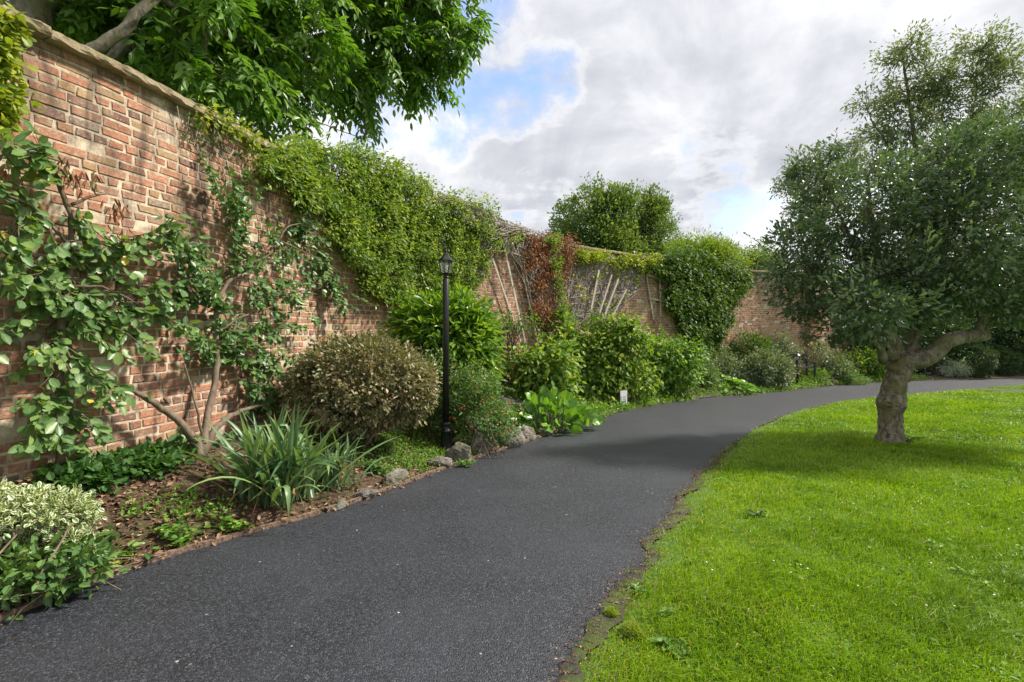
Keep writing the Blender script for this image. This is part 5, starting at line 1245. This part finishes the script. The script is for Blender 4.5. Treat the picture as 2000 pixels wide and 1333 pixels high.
# ================================================================== GROUND COVER (STUFF)
def in_bed(n, ylo, yhi, rg, wall_bias=None):
    """random points in the flower bed"""
    out = []; tot = 0
    u = rg.random(n*3); idx = (u*(len(LJ)-1)).astype(int)
    t_ = rg.random(n*3) if wall_bias is None else wall_bias(rg.random(n*3))
    q = LJ[idx]*(1-t_)[:, None]+BW[idx]*t_[:, None]
    return q, t_
rg = np.random.default_rng(200)
def bedpts(n, ylo, yhi, tlo=0.02, thi=1.0, pw=1.0):
    ii = np.where((LJ[:, 1] > ylo) & (LJ[:, 1] < yhi) & (LJ[:, 0] < 16))[0]
    idx = rg.choice(ii, n); t_ = tlo+(thi-tlo)*rg.random(n)**pw
    q = LJ[idx]*(1-t_)[:, None]+BW[idx]*t_[:, None]+rg.normal(size=(n, 2))*.01
    return q, t_
# bark chips
q, t_ = bedpts(26000, 1.3, 9.0, .02, 1.0)
keep = rg.random(len(q)) < np.clip(1.6/np.maximum(q[:, 1]-1, .8), .12, 1)*np.clip(vnoise(np.c_[q, q[:, :1]], 1.8)*1.6-.1, .25, 1); q = q[keep]; n = len(q)
mb = MB(); z = G(q[:, 0], q[:, 1])+.004+.012*rg.random(n)
sz = (.012+.03*rg.random(n)**2)
leaves(mb, np.c_[q, z], np.c_[rg.normal(size=(n, 2)), rg.normal(size=n)*.25], np.c_[rg.normal(size=(n, 2))*.35, np.ones(n)], sz*1.5, sz*.75, T_SIMPLE)
tag(mb.build('bark_chips', MT_CHIP), 'brown bark chips and dry leaf litter scattered over the flower bed soil', 'bark chips', kind='stuff')
# low weeds all over the bed, thicker toward the path
def weeds(name, label, q, L, mat, per, rc, h, tmpl=T_SIMPLE, asp=.6, up=1.2, thr=.5, sc=1.6):
    k_ = vnoise(np.c_[q, q[:, :1]], sc) > thr; q = q[k_]; n = len(q)
    z = G(q[:, 0], q[:, 1]); C = np.c_[q, z+.01+h*rg.random(n)]
    mb = MB(); leafcloud(mb, C, np.tile([0, 0, .5], (n, 1)), per, rc, L, asp, tmpl, 0, .6, up, .6, flat=.45, rg=rg)
    return tag(mb.build(name, mat), label, 'ground cover', kind='stuff')
q1, _ = bedpts(900, 1.6, 5.6, .02, .5)
weeds('low_weeds', 'small light green weeds among the bark chips near the path', q1, .030, ML_WEED, 9, .035, .025, thr=.62)
q1, _ = bedpts(2600, 4.6, 9.5, .02, .75)
weeds('low_weeds', 'patchy mixed green weeds round the rocks and lamp base', q1, .032, ML_WEED, 10, .05, .03, thr=.34)
q1, _ = bedpts(3000, 8.0, 19, .0, .9)
weeds('low_weeds', 'bright green ground cover along the far flower bed', q1, .06, ML_WEED, 9, .10, .05, thr=.25)
qa = np.array([gp(x, y)[:2] for x, y in sample_poly([(95, 945), (150, 925), (240, 905), (330, 885), (360, 900), (330, 930), (250, 935), (180, 965), (120, 975)], 330, rg)])
weeds('ground_ivy', 'dark green leafy carpet at the foot of the near wall', qa, .060, ML_DKWEED, 9, .045, .06, T_LEAF, .7, thr=0)
qa = np.array([gp(x, y)[:2] for x, y in sample_poly([(1130, 800), (1210, 797), (1330, 772), (1365, 782), (1300, 788), (1215, 804), (1165, 816)], 420, rg)])
weeds('ground_ivy', 'yellow green carpet round the foot of the white notice', qa, .045, ML_WEED, 9, .05, .03, thr=0)
qa = np.array([gp(x, y)[:2] for x, y in sample_poly([(1430, 772), (1470, 745), (1550, 745), (1640, 748), (1700, 735), (1730, 735), (1730, 744), (1600, 756), (1500, 768), (1440, 776)], 900, rg)])
weeds('ground_ivy', 'fresh green ground cover round the short lamp by the far path edge', qa, .055, ML_WEED, 9, .09, .06, thr=0)
def little(label, px, py, n, L, rr, h, mat, seed, tmpl=T_ROUND, asp=.9):
    rg2 = np.random.default_rng(seed); g_ = gp(px, py); o = None
    C = np.c_[g_.x+rg2.normal(size=n)*rr, g_.y+rg2.normal(size=n)*rr*.7, np.zeros(n)]; C[:, 2] = G(C[:, 0], C[:, 1])+.02+h*rg2.random(n)
    mb = MB(); leaves(mb, C, np.c_[rg2.normal(size=(n, 2)), rg2.random(n)*.4], np.c_[rg2.normal(size=(n, 2))*.35, np.ones(n)], L*(.7+.6*rg2.random(n)), L*asp, tmpl, None)
    for c_ in C: mb.tube([g_+Vector((0, 0, -.01)), (Vector(c_)+g_)/2+Vector((0, 0, .01)), c_], [.002, .0018, .0015], 3, cap=False)
    o = mb.build('small_plant', mat); return tag(o, label, 'plant', 'small self sown plants')
little('lime scalloped seedling clump in the bark between variegated bush and strap leaves', 350, 1062, 90, .038, .065, .07, ML_WEED, 301)
little('lime green seedling clump just left of the strap leaf tips at the path edge', 455, 1040, 80, .034, .055, .06, ML_WEED, 302)
little('single upright weed with broad pale leaves by the edging near the variegated bush', 262, 1098, 9, .085, .03, .08, ML_QUINCE, 303, T_BIG, .45)
little('blue green flat leaved weed right of the variegated bush', 215, 1062, 10, .085, .045, .05, ML_DKIVY, 304, T_BIG, .5)
little('small dark leafy weed beside the flat pale rock', 735, 925, 60, .04, .08, .06, ML_DKWEED, 305)
little('low green weed in front of the lamp foot rock', 905, 912, 60, .025, .06, .05, ML_WEED, 306)
little('slender upright weed in the middle of the bark', 258, 1005, 14, .05, .02, .10, ML_WEED, 307, T_LEAF, .35)

# ================================================================== LAWN GRASS
_gx = np.arange(-2, 28, .1); _gy = np.arange(.8, 24, .1); _X, _Y = np.meshgrid(_gx, _gy)
_d, _s = nearest(RIGHTC, np.c_[_X.ravel(), _Y.ravel()]); _sd = (np.where(_s > 0, -_d, _d)).reshape(_X.shape)
def dright(q):
    fx = np.clip((q[:, 0]+2)/.1, 0, len(_gx)-1.01); fy = np.clip((q[:, 1]-.8)/.1, 0, len(_gy)-1.01); i = fx.astype(int); j = fy.astype(int); a = fx-i; b = fy-j
    v = _sd[j, i]*(1-a)*(1-b)+_sd[j, i+1]*a*(1-b)+_sd[j+1, i]*(1-a)*b+_sd[j+1, i+1]*a*b
    return v, -v
def lawn(n, ylo, yhi, h0, w0, seed, name, label, mat):
    rg = np.random.default_rng(seed)
    u = rg.random(n); pwr = 1.0
    Yv = ylo*(yhi/ylo)**(u**.9); Xv = (rg.random(n)*2.35-1.2)*Yv*1.0
    Xv = np.where(Xv > Yv*1.16, Xv*.9, Xv); q = np.c_[Xv, Yv]
    dr, sr = dright(q); jit = .06*(vnoise(np.c_[q, q[:, :1]], 5)-.42)*2.2*np.clip(Yv/3, .5, 1)
    keep = dr > -.02+jit
    d2 = dr
    # thin, ragged growth close to the tarmac
    keep &= rg.random(n) < np.clip((dr+.04)/.16, .15, 1)*np.clip(vnoise(np.c_[q, q[:, :1]], 3.3)*1.8+np.clip(dr-.2, 0, 1)*3, .15, 1)
    eb = ((q[:, 0]-BARE[0])/1.2)**2+((q[:, 1]-BARE[1])/.6)**2; keep &= eb > .85
    et = (q[:, 0]-tb.x)**2+(q[:, 1]-tb.y)**2; keep &= et > .17**2
    q = q[keep]; n = len(q); Yv = q[:, 1]
    z = P(q[:, 1])+.010+.02*np.sin(q[:, 0]*.9+1)*np.sin(q[:, 1]*.7)*np.clip(dr[keep], 0, 1); tuft = vnoise(np.c_[q, q[:, :1]], 2.1); t2 = vnoise(np.c_[q[:, ::-1], q[:, :1]], 7.0)
    sc_ = np.clip(Yv/2.6, 1, 4.5)
    h = h0*(.55+.75*rg.random(n))*(.30+.75*tuft+.75*t2**1.5)*np.clip(dr[keep]*4, .45, 1); w = w0*sc_*(.7+.6*rg.random(n))
    az = rg.random(n)*2*np.pi; ba = az+rg.normal(size=n)*.7
    sx, sy = np.cos(az), np.sin(az); bend = h*(.25+.95*rg.random(n))
    # the mower and foot traffic lay the blades over together in drifts
    drift = (vnoise(np.c_[q, q[:, 1:]], .9)-.5)*2.4
    bx_ = np.cos(ba)*.8+np.cos(drift*2)*.5; by_ = np.sin(ba)*.8+np.sin(drift*2)*.5
    B = np.c_[q, z-.004]
    V = np.empty((n, 5, 3)); S = np.c_[sx, sy, np.zeros(n)]*(w/2)[:, None]; K = np.c_[bx_, by_, np.zeros(n)]*bend[:, None]
    V[:, 0] = B-S; V[:, 1] = B+S; M_ = B+K*.32+np.c_[np.zeros((n, 2)), h*.62]; V[:, 2] = M_-S*.8; V[:, 3] = M_+S*.8; V[:, 4] = B+K+np.c_[np.zeros((n, 2)), h*(1-.35*rg.random(n))]
    F = (np.array([(0, 1, 3), (0, 3, 2), (2, 3, 4)])[None]+(np.arange(n)*5)[:, None, None]).reshape(-1, 3)
    col = np.clip(.46*rg.random(n)+.42*vnoise(np.c_[q, q[:, :1]], 1.3)+.34*vnoise(np.c_[q[:, ::-1], q[:, :1]], .55)-.22*(t2-.4)-.10, 0, .93)
    col = np.where((rg.random(n) < (.02+.07*(vnoise(np.c_[q, q[:, 1:]], 2.2) > .74))+.30*np.exp(-dr[keep]/.12)), 1.0, col)
    lvv = np.array([1, 1, .5, .5, 0.]); mb = MB(); mb.add(V.reshape(-1, 3), F, np.repeat(col, 5), np.tile(lvv, n))
    return tag(mb.build(name, mat), label, 'grass', kind='stuff')
MG, t, b, out = newmat('grass_blade')
c = RAMP(t, ATT(t, 'lr'), [(0, (.075, .150, .010)), (.35, (.165, .300, .012)), (.65, (.268, .420, .018)), (.93, (.390, .510, .050)), (1, (.45, .40, .18))])
t.links.new(c, b.inputs['Base Color']); b.inputs['Roughness'].default_value = .42; b.inputs['Specular IOR Level'].default_value = .45
tr = N(t, 'ShaderNodeBsdfTranslucent'); t.links.new(MIX(t, 1.0, c, (1.35, 1.3, .5), 'MULTIPLY'), tr.inputs[0]); mx = N(t, 'ShaderNodeMixShader'); mx.inputs[0].default_value = .38
t.links.new(b.outputs[0], mx.inputs[1]); t.links.new(tr.outputs[0], mx.inputs[2]); t.links.new(mx.outputs[0], out.inputs[0])
lawn(600000, 1.35, 21, .056, .0042, 401, 'lawn_grass', 'bright green mown grass of the lawn right of the path', MG)
# moss cushion and broad weeds at the lawn edge
rg = np.random.default_rng(410)
def lawnpt(px, py):
    k_ = (py-HOR)/FPX; y_ = 1.4/k_ if 1.4/k_ < 3 else 1.274/(k_-.042); x_ = (px-1000)/FPX*y_
    return Vector((x_, y_, float(ground_z(np.array([x_]), np.array([y_]))[0])))
def tuft(px, py, r_, h_, n, label):
    g_ = lawnpt(px, py); d = rdir(n, rg); d[:, 2] = np.abs(d[:, 2]); Pn = np.array(g_)+d*np.array([r_, r_, h_])*(.6+.4*rg.random(n))[:, None]
    mb = MB(); leaves(mb, Pn, d+rdir(n, rg)*.5+np.array([0, 0, .5]), rdir(n, rg), .018, .005, T_SIMPLE, .6+.3*rg.random(n)); return tag(mb.build('moss_cushion', ML_IVY), label, 'moss', 'moss and weeds at the lawn edge')
tuft(1238, 1245, .052, .035, 2600, 'round yellow green moss cushion in the grit at the lawn corner')
tuft(1195, 1205, .03, .018, 900, 'small flat moss patch left of the round moss cushion')
def rosette(px, py, n, L, label, mat=ML_WEED):
    g_ = lawnpt(px, py); a_ = rg.random(n)*6.28; D = np.c_[np.cos(a_), np.sin(a_), .25+.3*rg.random(n)]
    mb = MB(); leaves(mb, np.tile(np.array(g_)+[0, 0, .015], (n, 1))+rg.normal(size=(n, 3))*[.012, .012, .003], D, np.c_[rg.normal(size=(n, 2))*.2, np.ones(n)], L*(.6+.6*rg.random(n)), L*.34, T_BIG, rg.random(n)*.7)
    return tag(mb.build('lawn_weed', mat), label, 'weed', 'moss and weeds at the lawn edge')
for (x, y, n, L, lb_) in [(1305, 1270, 13, .08, 'flat weed rosette in the lawn right of the moss cushion'), (1330, 1300, 10, .075, 'flat weed rosette at the bottom of the lawn beside the grit'), (1300, 1210, 12, .06, 'weed rosette just above the moss cushion by the path'), (1480, 1015, 22, .075, 'dark clover like weed alone in the open lawn'),
                          (1240, 1160, 10, .045, 'pale weed at the tarmac edge above the moss cushion'), (1780, 862, 22, .12, 'low leafy weed at the right foot of the tree trunk'), (1765, 868, 18, .09, 'small weed against the front of the tree trunk'), (1945, 1015, 12, .07, 'weed in the lawn at the far right')]:
    rosette(x, y, n, L, lb_, ML_DKWEED if 'dark' in lb_ or 'trunk' in lb_ else ML_WEED)
# loose grit and leaf scraps along the lawn margin and edging
mb = MB(); ii = np.where((RJ[:, 1] > .8) & (RJ[:, 1] < 6.5))[0]; n = 9000; idx = rg.choice(ii, n); q = RJ[idx]+np.c_[np.zeros(n), np.zeros(n)]; tn = nrm(np.gradient(RJ, axis=0))[idx]; nr = np.stack([tn[:, 1], -tn[:, 0]], 1)
q = q+nr*(rg.normal(size=n)*.05+.03)[:, None]; s_ = .003+.006*rg.random(n)**2
leaves(mb, np.c_[q, P(q[:, 1])+.012+.01*rg.random(n)], rdir(n, rg), rdir(n, rg)*.6+np.array([0, 0, 1]), s_*1.3, s_*1.2, T_SIMPLE); tag(mb.build('loose_grit', MT_CHIP), 'loose brown grit and crumbs along the lawn side of the path', 'grit', kind='stuff')
mb = MB(); ii = np.where((LJ[:, 1] > 1.2) & (LJ[:, 1] < 10))[0]; n = 1500; idx = rg.choice(ii, n); tn = nrm(np.gradient(LJ, axis=0))[idx]; nr = np.stack([-tn[:, 1], tn[:, 0]], 1)
q = LJ[idx]+nr*(rg.normal(size=n)*.05+.05)[:, None]; s_ = .015+.03*rg.random(n)**2
leaves(mb, np.c_[q, np.maximum(G(q[:, 0], q[:, 1]), P(q[:, 1]))+.012+.015*rg.random(n)], np.c_[rg.normal(size=(n, 2)), rg.normal(size=n)*.15], rdir(n, rg)*.5+np.array([0, 0, 1]), s_*1.6, s_*.6, T_LEAF); tag(mb.build('leaf_litter', MT_CHIP), 'dry leaf scraps and twigs lying along the bed edging', 'leaf litter', kind='stuff')

ML_LCL = leafmat('clover_leaf', [(.05, .12, .012), (.09, .19, .016), (.14, .25, .02)], .55, .35, spec=.3)
MT_PETAL = plain('small_white_flower', (.75, .75, .70), .6, var=.05)
mb = MB(); n = 130; Yv = 2.2*(17/2.2)**rg.random(n); q = np.c_[(rg.random(n)*.75+.30)*Yv, Yv]; dd, _ = dright(q); q = q[dd > .35]; n = len(q)
zq = P(q[:, 1])+.045+.01*rg.random(n); k_ = np.repeat(np.arange(n), 5); a_ = np.tile(np.arange(5), n)*1.256
leaves(mb, np.c_[q, zq][k_], np.c_[np.cos(a_), np.sin(a_), np.full(5*n, .15)], np.tile([0, 0, 1.], (5*n, 1)), .006, .005, T_SIMPLE)
tag(mb.build('lawn_flowers', MT_PETAL), 'tiny scattered white flowers and specks in the lawn', 'lawn flowers', kind='stuff')
n = 70; qq = []
mb = MB()
for _ in range(120):
    y_ = 1.7*(9/1.7)**rg.random(); x_ = y_*(.25+.85*rg.random()); dd, _ = dright(np.array([[x_, y_]]))
    if dd[0] < .1: continue
    m_ = rg.integers(6, 16); a_ = rg.random(m_)*6.28; c_ = np.array([x_, y_, float(P(y_))+.022])+np.c_[rg.normal(size=(m_, 2))*.035, rg.random(m_)*.018]
    leaves(mb, c_, np.c_[np.cos(a_), np.sin(a_), .2+.2*rg.random(m_)], np.c_[rg.normal(size=(m_, 2))*.25, np.ones(m_)], .020+.012*rg.random(m_), .018, T_ROUND)
tag(mb.build('lawn_clover', ML_LCL), 'patches of broad leaved clover and weeds scattered through the lawn', 'clover', kind='stuff')
